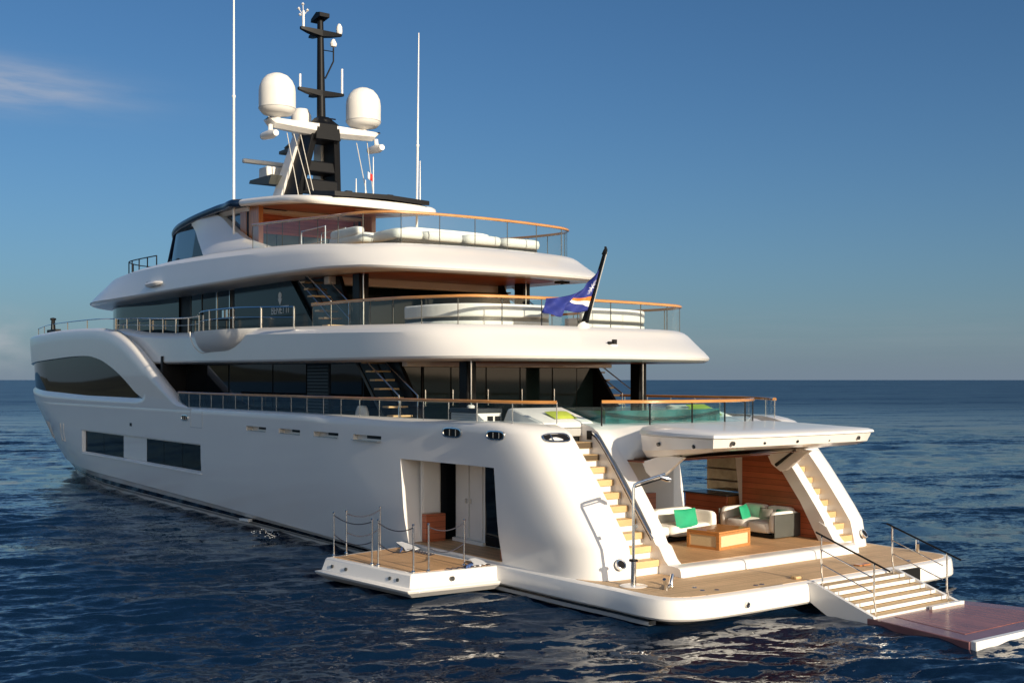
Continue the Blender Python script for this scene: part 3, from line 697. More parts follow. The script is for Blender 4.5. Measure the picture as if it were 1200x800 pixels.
# ------------------------------------------------------------------ upper deck house
def fwd_arc(B, x0, L, n=14): return [(x0+(L-x0)*math.sin(u*math.pi/2), B*max(0, 1-math.sin(u*math.pi/2)**2)) for u in np.linspace(0, 1, n)]
UH = house('upper_saloon', [(20.0, 0), (20.0, 3.0), (21.4, 3.0), (21.4, 3.42)]+[(x, y) for x, y in fwd_arc(3.42, 40.4, 48.8)], 6.6, 9.02, 'blackmat')
mb = MB()
arcs = [(x, y) for x, y in [(32.6, 3.46), (34.5, 3.46), (36.5, 3.46), (38.5, 3.46)]+fwd_arc(3.46, 40.4, 48.9, 22)]
for s in (1, -1):
    # curved forward glazing in separate panes
    def seg(i0, i1):
        P_ = arcs[i0:i1+1]; m_ = MB(); r_ = []
        for k, (x, y) in enumerate(P_):
            e = .015
            r_.append([(x, s*(y+.0), 7.15), (x, s*(y+.03), 7.15), (x, s*(y+.03), 8.98), (x, s*(y+.0), 8.98)])
        m_.rings(r_); return part(m_, 'wheel_window', 'bridgeglass', UH)
    for a, b in ((0, 1), (1, 2), (2, 3), (3, 6), (6, 9), (9, 12), (12, 15), (15, 25)): seg(a, b)
    for a, b, m in ((30.0, 31.2, 'bridgeglass'), (28.35, 29.9, 'darkglass'), (26.95, 28.3, 'darkglass')):
        side_pane(UH, 'side_door' if b < 29 else 'side_window', a, b, 3.425, 6.95, 8.9, m, s)
    for x in (26.95, 28.32, 29.95, 31.25):
        mb = MB(); mb.box(x-.03, x+.03, min(s*3.44, s*3.47), max(s*3.44, s*3.47), 6.9, 8.95); part(mb, 'window_mullion', 'steel' if x < 29 else 'greypanel', UH)
    for x in (27.05, 27.45):
        mb = MB(); mb.box(x, x+.2, min(s*3.45, s*3.50), max(s*3.45, s*3.50), 7.72, 8.02); part(mb, 'door_handle', 'steel', UH)
    mb = MB(); mb.prism([(26.2, 9.0), (21.4, 9.0), (19.0, 6.85), (26.2, 6.85)], 'y', s*3.44, s*3.56); FIN = part(mb, 'glass_fin', 'finglass', UH)
    mb = MB(); mb.prism([(21.6, 9.0), (17.7, 8.72), (16.55, 6.75), (19.2, 6.75)], 'y', s*3.30, s*3.43); part(mb, 'raked_fin', 'black', UH)
    if s == 1: PFIN = FIN
    # stairs up to the sun deck
    st = MB(); st.prism([(19.2, 8.85), (18.95, 8.85), (16.6, 6.68), (16.9, 6.68)], 'y', s*3.95, s*4.0); sto = part(st, 'side_stairs', 'blackmat')
    for i in range(8):
        z = 6.95+i*.255; x = 16.85+i*.27
        mb = MB(); mb.box(x-.02, x+.32, min(s*3.6, s*4.3), max(s*3.6, s*4.3), z, z+.05); part(mb, 'stair_tread', 'teakstep', sto)
    for yy in (3.62, 4.28):
        mb = MB(); mb.tube([(16.6, s*yy, 6.65), (16.6, s*yy, 7.75), (18.5, s*yy, 8.80)], .022, 6); part(mb, 'stair_handrail', 'steel', sto)
        mb = MB(); mb.tube([(16.6, s*yy, 7.2), (18.9, s*yy, 8.55)], .016, 6); part(mb, 'stair_handrail', 'steel', sto)
    mb = MB(); mb.prism([(16.15, s*3.3-.18), (16.65, s*3.3-.18), (16.65, s*3.3+.18), (16.15, s*3.3+.18)], 'z', 6.6, 8.72); cl = part(mb, 'deck_column', 'black', bevel=.04)
    mb = MB(); mb.tube([(16.1, s*3.3+.06, 6.62), (16.1, s*3.3+.06, 8.7)], .02, 6); part(mb, 'drain_pipe', 'steel', cl)
for a, b in ((1.55, 2.95), (.05, 1.5), (-1.5, -.05), (-2.95, -1.55)):
    mb = MB(); mb.box(19.96, 19.985, a, b, 6.75, 8.75); part(mb, 'saloon_door', 'bridgeglass', UH)
# maker's lettering and emblem on the port fin
def text(body, size, loc, rot, m, parent, name, ext=.004, align='CENTER'):
    c = bpy.data.curves.new(name, 'FONT'); c.body = body; c.size = size; c.align_x = align; c.extrude = ext
    o = bpy.data.objects.new('tmp_text', c); COL.objects.link(o); bpy.context.view_layer.update()
    me = bpy.data.meshes.new_from_object(o.evaluated_get(bpy.context.evaluated_depsgraph_get())); bpy.data.objects.remove(o)
    me.materials.clear(); me.materials.append(M[m]); q = bpy.data.objects.new(name, me); COL.objects.link(q); q.parent = parent
    q.location = loc; q.rotation_euler = rot; return q
text('BENETTI', .40, (22.0, 3.566, 7.62), (R(90), 0, R(180)), 'letter', PFIN, 'lettering')
mb = MB(); e = [(22.0+.13*math.cos(a), 8.28+.13*math.sin(a)) for a in np.linspace(0, 2*math.pi, 16, endpoint=False)]
mb.prism(e, 'y', 3.563, 3.572); mb.prism([(21.82, 8.17), (22.18, 8.17), (22.00, 7.92)], 'y', 3.563, 3.569); part(mb, 'emblem', 'letter', PFIN)

# ------------------------------------------------------------------ sun deck: wheelhouse, hardtop, mast
WHB = [(27.5, 0), (27.5, 2.6), (31.5, 2.70)]+fwd_arc(2.70, 35.4, 41.0, 12)
WHT = [(27.5, 0), (27.5, 2.45), (31.0, 2.55)]+fwd_arc(2.55, 34.9, 39.3, 12)
mb = MB(); mb.rings([ring([(x, y, 10.0) for x, y in WHB]), ring([(x, y, 12.15) for x, y in WHT])]); WH = part(mb, 'wheelhouse', 'wheelglass')
for s in (1, -1):
    mb = MB(); mb.tube([(36.9, s*2.53, 10.3), (36.2, s*2.36, 12.15)], .06, 6); part(mb, 'window_post', 'navy', WH)
    mb = MB(); mb.prism([(30.2, 10.35), (33.1, 10.35), (32.35, 12.15), (32.2, 12.15)], 'y', s*2.62, s*2.75) ; part(mb, 'quarter_window', 'navy', WH)
    # white fairing that sweeps from the hardtop down to the coaming
    up_ = cr([(30.9, 12.36), (29.9, 12.2), (29.3, 11.99), (28.6, 11.65), (27.87, 11.36), (27.1, 11.1), (26.32, 10.86), (25.4, 10.63), (24.5, 10.44), (23.3, 10.2)], 4)
    lo_ = cr([(33.1, 12.28), (32.5, 11.85), (31.85, 11.36), (31.2, 11.0), (30.6, 10.70), (30.0, 10.45), (29, 10.32), (27, 10.22), (25, 10.15), (23.4, 10.05)], 4)
    rs = []
    for (xa, za), (xb, zb_) in zip(up_, lo_):
        r = []
        for q in np.linspace(0, 1, 6):
            x = xa+(xb-xa)*q; z = za+(zb_-za)*q; y = 2.80+1.15*(max(0, (11.9-z))/1.9)**1.6*.75+.10*math.sin(q*math.pi)
            r.append((x, s*min(y, 3.9), z))
        inner = [(x-.0, p_[1]-s*.30, z) for (x, _, z), p_ in zip(reversed(r), reversed(r))]
        rs.append(r+inner)
    mb = MB(); mb.rings(rs); part(mb, 'wing_fairing', 'white', WH, angle=50)
# hardtop: white after part, navy visor forward
HT = [(20.4, 0), (20.55, 1.4), (21.0, 2.5), (21.9, 2.95), (23.5, 3.10), (25.6, 3.12), (27.4, 3.08)]
HV = [(26.9, 0), (26.9, 3.09), (29, 3.05), (31.2, 3.02), (33.4, 2.92), (35.2, 2.72), (36.8, 2.32), (38.3, 1.55), (39.2, .6), (39.4, 0)]
HZ = [(20, 11.78), (21, 11.88), (23, 12.12), (25.5, 12.34), (27.5, 12.50), (29.5, 12.56), (32, 12.50), (35, 12.38), (37.2, 12.24), (39.5, 12.0)]
def canopy(name, P, m, th, parent, lip=.0):
    P = [(x, max(0, y)) for x, y in cr(P, 5)]; P[0] = (P[0][0], 0)
    def row(k, dz): return ring([(23+(x-23)*(1-k*.02) if x < 23 else x-(x-29)*k*.012*(1 if x > 29 else 0), y*(1-k*.05), lerp(HZ, x)+dz) for x, y in P])
    mb = MB(); mb.rings([row(3.0, -th*.9), row(.6, -th), row(.1, -th*.75), row(0, -th*.4), row(.25, -.03), row(1.0, .03), row(4, .08), row(9, .13)]); return part(mb, name, m, parent, angle=40)
HTOP = canopy('hardtop', HT, 'white', .26, YACHT)
VIS = canopy('wheelhouse_visor', HV, 'navy', .30, YACHT)
mb = MB(); mb.rings([ring([(x, y*.93, lerp(HZ, x)-.27) for x, y in [(26.8, 0), (26.8, 3.0), (29, 2.95), (31.2, 2.9), (33.4, 2.8), (35.2, 2.6), (36.6, 2.2), (38.0, 1.3), (38.6, 0)]]), ring([(x, y*.93, lerp(HZ, x)-.42) for x, y in [(26.8, 0), (26.8, 2.85), (29, 2.8), (31.0, 2.75), (33.2, 2.6), (34.9, 2.4), (36.2, 2.0), (37.4, 1.2), (38.0, 0)]])]); part(mb, 'visor_soffit', 'white', VIS)
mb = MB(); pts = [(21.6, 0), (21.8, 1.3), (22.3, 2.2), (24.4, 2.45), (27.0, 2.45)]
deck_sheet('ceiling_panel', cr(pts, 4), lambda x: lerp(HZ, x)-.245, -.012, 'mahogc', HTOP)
mb = MB(); vs = [(20.62, 2.05, 11.90), (20.35, 0, 11.92), (20.62, -2.0, 11.90), (22.6, -2.0, 12.17), (22.6, 2.05, 12.17)]
mb.rings([[(x, y, z) for x, y, z in vs], [(x, y, z+.17) for x, y, z in vs]]); SP = part(mb, 'solar_panel_array', 'blackmat', HTOP)
for x, y, h in ((20.9, -.4, .14), (21.0, -.9, .12), (20.8, 1.4, .1)):
    mb = MB(); mb.box(x-.09, x+.09, y-.12, y+.12, 12.03, 12.05+h); part(mb, 'floodlight', 'blackmat', SP)
for s in (1, -1):
    mb = MB(); mb.box(25.95, 26.9, s*2.56-.10, s*2.56+.10, 9.6, 12.2); c_ = part(mb, 'wood_column', 'walnut')
    mb = MB(); mb.box(26.93, 27.16, s*2.56-.08, s*2.56+.08, 9.6, 12.25); part(mb, 'black_jamb', 'blackmat', c_)
    mb = MB(); mb.box(27.18, 27.8, s*2.56-.1, s*2.56+.09, 9.6, 12.25); part(mb, 'wood_jamb', 'walnut', c_)
mb = MB(); mb.box(27.44, 27.49, -2.4, 2.4, 11.25, 12.2); part(mb, 'wheelhouse_bulkhead', 'mahog', WH)
for a, b in ((-2.4, -1.22), (-1.18, -.02), (.02, 1.18), (1.22, 2.4)):
    mb = MB(); mb.box(27.44, 27.48, a, b, 9.62, 11.24); part(mb, 'glazed_door', 'aftglass', WH)
mb = MB(); mb.box(27.39, 27.43, -2.35, -1.5, 10.3, 11.1); part(mb, 'deck_screen', 'darkglass', WH)

# mast: raked twin-leg frame, crosstree with two domes, pole with two arms
def plate(a0, a1, b0, b1, t, s=None):
    """beam of trapezoid side view: a = foot fore/aft points, b = head fore/aft points (x, y, z)"""
    mb = MB(); rs = []
    for p, q in ((a0, a1), (b0, b1)):
        rs.append([(p[0], p[1]-t/2, p[2]), (q[0], q[1]-t/2, q[2]), (q[0], q[1]+t/2, q[2]), (p[0], p[1]+t/2, p[2])])
    mb.rings(rs); return mb
mb = MB(); mb.lathe([(.30, 0), (.30, .05), (.24, .3)], (25.5, 0, 15.5), 12)
mb.tube([(25.75, 0, 15.3), (25.8, 0, 17.5), (25.85, 0, 20.0)], [.19, .16, .125], 14); MAST = part(mb, 'radar_mast', 'mast')
mb = MB()
mb.rings([[(x, y, z) for x, y in ((25.1, -.55), (26.3, -.55), (26.3, .55), (25.1, .55))] for z in (14.95,)]+[[(x, y, 15.58) for x, y in ((25.12, -.48), (26.2, -.48), (26.2, .48), (25.12, .48))], [(x, y, 15.95) for x, y in ((25.5, -.2), (26.0, -.2), (26.0, .2), (25.5, .2))]]); part(mb, 'mast_head', 'mast', MAST)
for s in (1, -1):
    plate((27.35, s*1.0, 12.3), (26.05, s*.95, 12.3), (26.25, s*.46, 15.45), (25.25, s*.44, 15.45), .28).build('mast_leg', M['mast'], MAST, bevel=.03)
    o = plate((28.25, s*1.02, 12.3), (27.3, s*1.0, 12.3), (26.85, s*.47, 15.45), (26.2, s*.46, 15.45), .50).build('leg_fairing', M['white'], MAST, bevel=.04)
    # crosstree
    rs = []
    for y, c0, c1, z0, z1 in ((.40, 25.1, 26.1, 15.12, 15.55), (2.25, 25.2, 26.0, 15.22, 15.55), (2.5, 25.3, 25.9, 15.44, 15.545)):
        rs.append([(c0, s*y, z1), (c1, s*y, z1), (c1-.08, s*y, z0+.06), (c0+.3, s*y, z0), (c0+.03, s*y, z0+.14)])
    mb = MB(); mb.rings(rs); ct = part(mb, 'crosstree', 'white', MAST, bevel=.03)
    mb = MB(); mb.lathe([(.12, -.2), (.13, -.02), (.30, .05), (.58, .09), (.715, .24), (.73, .30), (.73, .98), (.70, 1.20), (.60, 1.42), (.44, 1.60), (.22, 1.70), (.0, 1.73)], (25.75, s*1.95, 15.74), 32)
    dm = part(mb, 'satellite_dome', 'offwhite', MAST, angle=40)
    mb = MB(); mb.lathe([(.732, .285), (.742, .29), (.742, .315), (.732, .32)], (25.75, s*1.95, 15.74), 32); part(mb, 'seam_ring', 'grill', dm)
    mb = MB(); mb.tube([(25.45, s*2.38, 15.3), (25.42, s*2.4, 15.02)], .09, 8); mb.tube([(26.0, s*2.42, 14.93), (25.3, s*2.4, 14.90), (24.92, s*2.38, 14.89)], [.15, .19, .12], 12); fl = part(mb, 'searchlight', 'white', MAST)
    mb = MB(); mb.cyl((26.0, s*2.42, 14.93), (26.06, s*2.42, 14.935), .14, n=12); part(mb, 'lens', 'bulb', fl)
for z0 in (12.9, 13.7):
    mb = MB(); mb.box(25.7, 26.6, -.75, .75, z0, z0+(.45 if z0 > 13 else .5)); part(mb, 'mast_shelf', 'mast', MAST, bevel=.05)
# radars carried on the front of the mast
mb = MB(); mb.prism([(27.6, 13.35), (29.6, 13.62), (29.5, 13.75), (27.3, 13.7)], 'y', .3, 1.5); mb.tube([(28.6, .9, 13.7), (28.6, .9, 14.1)], .28, 12); rd = part(mb, 'radar_platform', 'greypanel', MAST)
mb = MB(); mb.box(28.2, 29.05, .5, 1.3, 13.75, 14.22); part(mb, 'radar_housing', 'offwhite', rd, bevel=.06)
mb = MB(); mb.box(28.5, 28.72, -.35, 2.2, 14.3, 14.48); part(mb, 'radar_bar', 'offwhite', rd, bevel=.05)
mb = MB(); mb.lathe([(.0, 0), (.38, .02), (.42, .3), (.42, .85), (.30, 1.1), (0, 1.15)], (26.9, .35, 15.35), 16); part(mb, 'small_dome', 'offwhite', MAST)
mb = MB(); mb.box(26.9, 28.1, -.2, .8, 14.72, 14.85); mb.lathe([(.4, 0), (.45, .1), (.3, .24), (0, .26)], (27.5, .35, 14.85), 12); part(mb, 'small_radar', 'greypanel', MAST)
for z, hw, nm in ((16.95, .0, 'lower_arm'), (19.42, .0, 'upper_arm')):
    for s in (1, -1):
        mb = MB(); L = .92 if z > 18 else 1.02
        rs = [[(25.62, 0, z-.15), (26.0, 0, z-.15), (26.0, 0, z+.10), (25.62, 0, z+.10)], [(25.65, s*L*.6, z-.06), (25.95, s*L*.6, z-.06), (25.95, s*L*.6, z+.11), (25.65, s*L*.6, z+.11)], [(25.7, s*L, z+.02), (25.85, s*L, z+.02), (25.85, s*L, z+.12), (25.7, s*L, z+.12)]]
        mb.rings(rs); part(mb, 'mast_arm', 'mast', MAST)
        if s == 1: mb = MB(); mb.prism([(25.9, z-.12), (26.75, z+.02), (26.7, z+.12), (25.9, z+.12)], 'y', -.10, .10); part(mb, 'arm_bracket', 'mast', MAST)
mb = MB(); mb.prism([(25.45, 20.02), (26.3, 19.95), (26.25, 20.08), (25.8, 20.26), (25.45, 20.18)], 'y', -.22, .22); part(mb, 'mast_cap', 'mast', MAST)
for y, z, h in ((.95, 17.05, .55), (-.95, 17.05, 1.05)):
    mb = MB(); mb.tube([(25.75, y, z), (25.75, y, z+h)], .045, 6); part(mb, 'stick_antenna', 'white', MAST)
mb = MB(); mb.tube([(25.8, -.2, 17.6), (25.75, -.55, 18.35), (25.75, -.55, 18.9)], .035, 6); mb.tube([(25.8, 0, 18.75), (25.75, -.55, 18.75)], .02, 6); hb = part(mb, 'horn_bracket', 'mast', MAST)
mb = MB(); mb.lathe([(.03, 0), (.12, .04), (.15, .16), (.05, .34), (0, .36)], (25.75, -.55, 18.92), 10); part(mb, 'gps_puck', 'white', hb)
mb = MB(); mb.tube([(25.8, .78, 19.5), (25.8, .78, 20.2)], .05, 8)
for dx, dz in ((.16, .55), (-.14, .45), (.02, .72), (.12, .30)):
    mb.lathe([(0, -.06), (.07, 0), (0, .08)], (25.8+dx, .78+dx*.8, 19.75+dz), 8); mb.tube([(25.8, .78, 20.0), (25.8+dx, .78+dx*.8, 19.75+dz)], .014, 5)
part(mb, 'anemometer', 'white', MAST)
mb = MB(); mb.lathe([(.10, 0), (.13, .08), (.12, .3), (.05, .42), (0, .43)], (25.75, -.82, 19.52), 10); part(mb, 'mast_light', 'offwhite', MAST)
mb = MB(); mb.tube([(25.7, -.2, 15.95), (25.7, -.62, 15.95)], .03, 6); part(mb, 'mast_step', 'mast', MAST)

# whip aerials and halyards
def whip(base, top, r0, r1, m='white'):
    mb = MB(); b, t = Vector(base), Vector(top); mid = b.lerp(t, .5)
    mb.tube([base, tuple(b.lerp(t, .49)), tuple(b.lerp(t, .5)), tuple(b.lerp(t, .505)), top], [r0, r0*.9, r0*1.5, r0*.85, r1], 8); return part(mb, 'whip_antenna', m)
whip((27.63, 3.0, 11.15), (27.63, 3.0, 22.4), .055, .03)
whip((23.2, -3.0, 10.2), (23.02, -3.0, 19.3), .05, .02)
whip((29.6, 2.2, 12.5), (29.6, 2.2, 14.0), .03, .015)
for x, y, z0, z1 in ((23.0, -3.05, 11.9, 14.1), (22.5, -.6, 12.25, 13.9), (22.4, -.2, 12.25, 12.95), (22.6, .1, 12.25, 13.0)):
    whip((x, y, z0), (x, y, z1), .028, .015)
for p, q in (((25.7, -1.6, 15.1), (24.2, -1.35, 12.3)), ((25.7, -2.1, 15.2), (24.0, -1.5, 12.3)), ((25.6, 1.6, 15.1), (25.3, 1.2, 12.4)), ((25.6, 1.3, 15.1), (25.0, .8, 12.4)), ((25.6, 1.0, 15.1), (24.7, .8, 12.4))):
    mb = MB(); mb.tube([p, q], .018, 5); part(mb, 'halyard', 'ropepale', MAST)
# ------------------------------------------------------------------ railings
def path_len(P): return [0]+list(np.cumsum([math.dist(P[i], P[i+1]) for i in range(len(P)-1)]))
def at(P, s):
    L = path_len(P); return tuple(float(np.interp(s, L, [p[k] for p in P])) for k in range(3))
def cap_rail(name, P, w, h, m, parent=None):
    mb = MB(); rs = []
    for i, p in enumerate(P):
        a, b = Vector(P[max(i-1, 0)]), Vector(P[min(i+1, len(P)-1)]); t = (b-a); t.z = 0; t.normalize(); n = Vector((-t.y, t.x, 0)); p = Vector(p)
        rs.append([tuple(p+n*w*u+Vector((0, 0, h*v))) for u, v in ((-.5, -.4), (-.5, .3), (-.3, .6), (.3, .6), (.5, .3), (.5, -.4), (.3, -.6), (-.3, -.6))])
    mb.rings(rs); return part(mb, name, m, parent)
def glass_rail(name, P, base, step, parent=None, m='glass', capw=.11, caph=.07, post='steel', every=1, post_r=.016, capm='rail', top_gap=.03, s0=0.0, s1=None):
    """teak-capped glass balustrade: base(p) gives the foot height under a rail point"""
    rl = cap_rail(name, P, capw, caph, capm, parent)
    L = path_len(P)[-1]; s1 = L if s1 is None else s1; n = max(1, round((s1-s0)/step))
    for i in range(n):
        a, b = s0+(s1-s0)*i/n, s0+(s1-s0)*(i+1)/n
        ss = np.linspace(a+.03, b-.03, 4 if step > .9 else 3); q = [at(P, t) for t in ss]
        tx = Vector(q[-1])-Vector(q[0]); nn = Vector((-tx.y, tx.x, 0)).normalized()*.006
        mb = MB(); mb.rings([[(x-nn.x, y-nn.y, base((x, y, z))), (x+nn.x, y+nn.y, base((x, y, z))), (x+nn.x, y+nn.y, z-top_gap), (x-nn.x, y-nn.y, z-top_gap)] for x, y, z in q]); part(mb, 'glass_panel', m, rl)
    for i in range(n+1):
        x, y, z = at(P, s0+(s1-s0)*i/n)
        mb = MB(); mb.tube([(x, y, base((x, y, z))-.02), (x, y, z)], post_r, 6); part(mb, 'rail_post', post, rl)
    return rl
for s in (1, -1):
    pts = [(27.9, 5.2, 4.70), (24, 5.2, 4.68), (18, 5.2, 4.67), (12, 5.19, 4.66), (9.2, 5.12, 4.66), (7.4, 4.98, 4.66), (6.5, 4.78, 4.655), (5.8, 4.45, 4.65), (5.25, 3.98, 4.65)]
    pts = [(x, s*y, z) for x, y, z in cr(pts, 6)]
    glass_rail('main_deck_rail', pts, lambda p: 4.14, 1.16)
def bow_rail(P, hgt, step, name, parent=None, wires=2, m='steel'):
    mb = MB(); mb.tube(P, .028, 6); r = part(mb, name, m, parent)
    for k in range(1, wires):
        mb = MB(); mb.tube([(x, y, z-hgt*k/wires) for x, y, z in P], .014, 5); part(mb, 'rail_wire', m, r)
    L = path_len(P)[-1]; n = max(1, round(L/step))
    for i in range(n+1):
        x, y, z = at(P, L*i/n); mb = MB(); mb.tube([(x, y, z-hgt-.03), (x, y, z+.02)], .03, 6); part(mb, 'rail_post', m, r)
    return r
# aft rail over the transom with its teak cap in two runs
def aft_x(y): return 4.08+.92*(abs(y)/2.75)**2.2
yy = np.linspace(2.75, -2.95, 26); AP = [(aft_x(y), y, 4.655) for y in yy]
glass_rail('transom_rail', AP, lambda p: 4.07, 1.35, m='aquaglass', post='blackmat', post_r=.022)
# upper deck balustrade
UR = [(16.9, 4.78, 7.62), (14.5, 4.78, 7.60), (12.6, 4.76, 7.56), (11.3, 4.68, 7.53), (10.4, 4.48, 7.51), (9.65, 4.22, 7.5), (9.15, 3.82, 7.5), (8.9, 3.1, 7.5), (8.7, 1.6, 7.5), (8.64, 0, 7.5)]
half = cr(UR, 6); full = half+[(x, -y*(1+.06*min(1, y/3)), z) for x, y, z in reversed(half[:-1])]
glass_rail('upper_deck_rail', full, lambda p: lerp(UZT, p[0])-.01, 1.28, post='greypanel')
# sun deck balustrade
SR = [(22.8, 4.27, 10.88), (20.5, 4.30, 10.74), (18.2, 4.26, 10.60), (16.8, 4.18, 10.52), (15.6, 4.10, 10.47), (14.85, 3.86, 10.45), (14.35, 3.5, 10.44), (14.08, 2.8, 10.44), (13.86, 1.4, 10.44), (13.8, 0, 10.44)]
half = cr(SR, 6); full = half+[(x, -y*(1+.06*min(1, y/3)), z) for x, y, z in reversed(half[:-1])]
glass_rail('sun_deck_rail', full, lambda p: lerp(SZT, p[0])-.01, 1.3, post='greypanel')
# stainless rails of the upper side deck, balcony and foredeck
for s in (1, -1):
    P = cr([(38.6, s*4.35, 8.12), (35, s*4.45, 7.98), (31.5, s*4.5, 7.82), (28.6, s*4.62, 7.72), (26.6, s*4.85, 7.7)], 5); bow_rail(P, .6, 1.65, 'side_deck_rail')
    P = cr([(25.9, s*4.95, 7.72), (25.3, s*5.35, 7.74), (24.0, s*5.48, 7.76), (21.5, s*5.42, 7.74), (19.5, s*5.3, 7.66), (17.6, s*5.1, 7.58)], 5); bow_rail(P, .68, 2.1, 'balcony_rail')
    P = cr([(55, s*3.9, 8.25), (50, s*4.6, 8.25), (46, s*4.85, 8.22), (41, s*4.75, 8.18), (38.6, s*4.4, 8.12)], 5); bow_rail(P, .5, 3.2, 'foredeck_rail', wires=1)
    mb = MB(); mb.tube([(48.6, s*4.7, 7.7), (48.6, s*4.7, 8.5)], [.14, .10], 8); mb.lathe([(.0, 0), (.16, .02), (.16, .12), (0, .16)], (48.6, s*4.7, 8.45), 8); mb.box(47.6, 49.3, s*4.7-.15, s*4.7+.15, 7.75, 7.95); part(mb, 'foredeck_windlass', 'blackmat')
    # rail in front of the wheelhouse
    P = cr([(36.6, s*3.1, 11.05), (39.0, s*3.1, 11.1), (41, s*2.95, 11.15), (42.4, s*2.45, 11.2), (43.4, s*1.5, 11.2), (43.8, 0, 11.2)], 5)
    bow_rail(P, .75, 1.3, 'bridge_wing_rail', m='blackmat', wires=1)
# boarding stair opening on the sun deck: chrome hoop rails
for y in (2.9, 2.1):
    mb = MB(); mb.tube([(21.6, y, 9.6), (21.6, y, 10.62), (19.7, y, 10.62), (19.7, y, 9.6)], .025, 6); mb.tube([(21.6, y, 10.1), (19.7, y, 10.1)], .018, 5); mb.tube([(21.6, y, 10.62), (20.9, y+.4, 10.05), (20.9, y+.4, 9.6)], .02, 5); part(mb, 'stairwell_rail', 'steel')

# ------------------------------------------------------------------ hull fittings
def fairlead(x, z, s, w, h, name='fairlead', big=False):
    y = s*(hull_y(x, z)); nx = (hull_y(x+.3, z)-hull_y(x-.3, z))/.6
    def P(u, v, d): return (x+u, y+s*(u*nx+d), z+v)
    def loop(a, b, d): return [P(a*math.copysign(abs(math.cos(t))**.6, math.cos(t)), b*math.copysign(abs(math.sin(t))**.7, math.sin(t)), d) for t in np.linspace(0, 2*math.pi, 20, endpoint=False)]
    mb = MB(); mb.rings([loop(w/2, h/2, -.02), loop(w/2, h/2, .03), loop(w/2-.03, h/2-.03, .036), loop(w/2-.045, h/2-.045, .0)], caps=False); o = part(mb, name, 'steel', HULL)
    mb = MB(); mb.rings([loop(w/2-.04, h/2-.04, -.02), loop(w/2-.04, h/2-.04, .012)]); part(mb, 'dark_throat', 'blackmat', o)
    for u in (-w*.22, w*.1):
        mb = MB(); mb.tube([P(u, -h/2+.05, .025), P(u, h/2-.05, .025)], .017, 6); part(mb, 'roller', 'steel', o)
for s in (1, -1):
    fairlead(8.3, 3.83, s, .86, .27); fairlead(6.42, 3.83, s, .70, .24)
    fairlead(26.9, 3.72, s, .7, .24)
# wing slot on each stern quarter
def wing_pt(y, z, off):
    d = float(np.interp(y, [3.66, 4.05, 4.42, 4.70, 4.89], [0, -.03, .06, .28, .7])); n = Vector((-.80, float(np.interp(y, [3.7, 4.1, 4.5, 4.8], [.0, .15, .5, .9])), .55)).normalized()
    return Vector((lerp(AX, z)+d, y, z))+n*off
for s in (1, -1):
    rs = []
    for off in (-.05, .03):
        r = []
        for t in np.linspace(0, 2*math.pi, 22, endpoint=False):
            u = .34*math.copysign(abs(math.cos(t))**.6, math.cos(t)); v = .095*math.copysign(abs(math.sin(t))**.7, math.sin(t))
            p = wing_pt(4.16+u, 3.79+v, off); r.append((p.x, s*p.y, p.z))
        rs.append(r)
    mb = MB(); mb.rings(rs); o = part(mb, 'quarter_fairlead', 'blackmat', HULL)
    mb = MB(); mb.tube(rs[1]+[rs[1][0]], .022, 6, caps=False); part(mb, 'rim', 'steel', o)
    a, b = wing_pt(4.30, 3.71, .03), wing_pt(4.30, 3.87, .03); mb = MB(); mb.tube([(a.x, s*a.y, a.z), (b.x, s*b.y, b.z)], .014, 8); part(mb, 'roller', 'steel', o)
    # shell door outline forward of the side deck
    f_ = [(26.3, 4.0), (26.3, 3.38), (25.1, 3.38), (25.1, 4.0)]
    mb = MB(); mb.tube([(x, s*(hull_y(x, z)-.002), z) for x, z in f_], .012, 5); part(mb, 'shell_door_seam', 'grey_boot', HULL)
    # bow vents, waterline fittings
    for x in (44.3, 44.9, 48.0, 48.5, 49.0):
        mb = MB(); mb.rings([[(x-.05+dx, s*(hull_y(x, z)+e), z) for dx, e in ((0, -.02), (.1, -.02), (.1, .03), (0, .03))] for dx0, z in ((0, 2.05), (0, 2.95))]); part(mb, 'hull_vent', 'offwhite', HULL)
    x, z = 33.5, 3.25; y = hull_y(x, z); mb = MB(); mb.prism([(x-.12, z-.07), (x+.12, z-.07), (x+.12, z+.07), (x-.12, z+.07)], 'y', s*(y-.02), s*(y+.02)); part(mb, 'hull_plate', 'blackmat', HULL, bevel=.01)
    mb = MB(); mb.prism([(21.3, .30), (22.1, .26), (22.1, .18), (21.3, .2)], 'y', s*4.95, s*5.10); part(mb, 'discharge_lip', 'white', HULL)
# porthole on the stern quarter beside the stairs
def disc(c, n, r, d, k=24):
    n = Vector(n).normalized(); a = n.cross(Vector((0, 0, 1))).normalized(); b = a.cross(n); c = Vector(c)
    return [[tuple(c+n*dd+(a*math.cos(t)+b*math.sin(t))*rr) for t in np.linspace(0, 2*math.pi, k, endpoint=False)] for rr, dd in d]
for s in (1, -1):
    c = (2.98, s*4.12, 1.02); c = (lerp(AX, 1.02)-.012, s*4.08, 1.02); nrm = (-.82, s*.06, .55)
    mb = MB(); mb.rings(disc(c, nrm, 1, ((.13, -.06), (.13, .012), (.115, .018), (.095, .012), (.092, -.02))), caps=False); ph_ = part(mb, 'porthole', 'steel', HULL)
    mb = MB(); mb.rings(disc(c, nrm, 1, ((.094, -.03), (.094, -.005)))); part(mb, 'porthole_glass', 'blackmat', ph_)
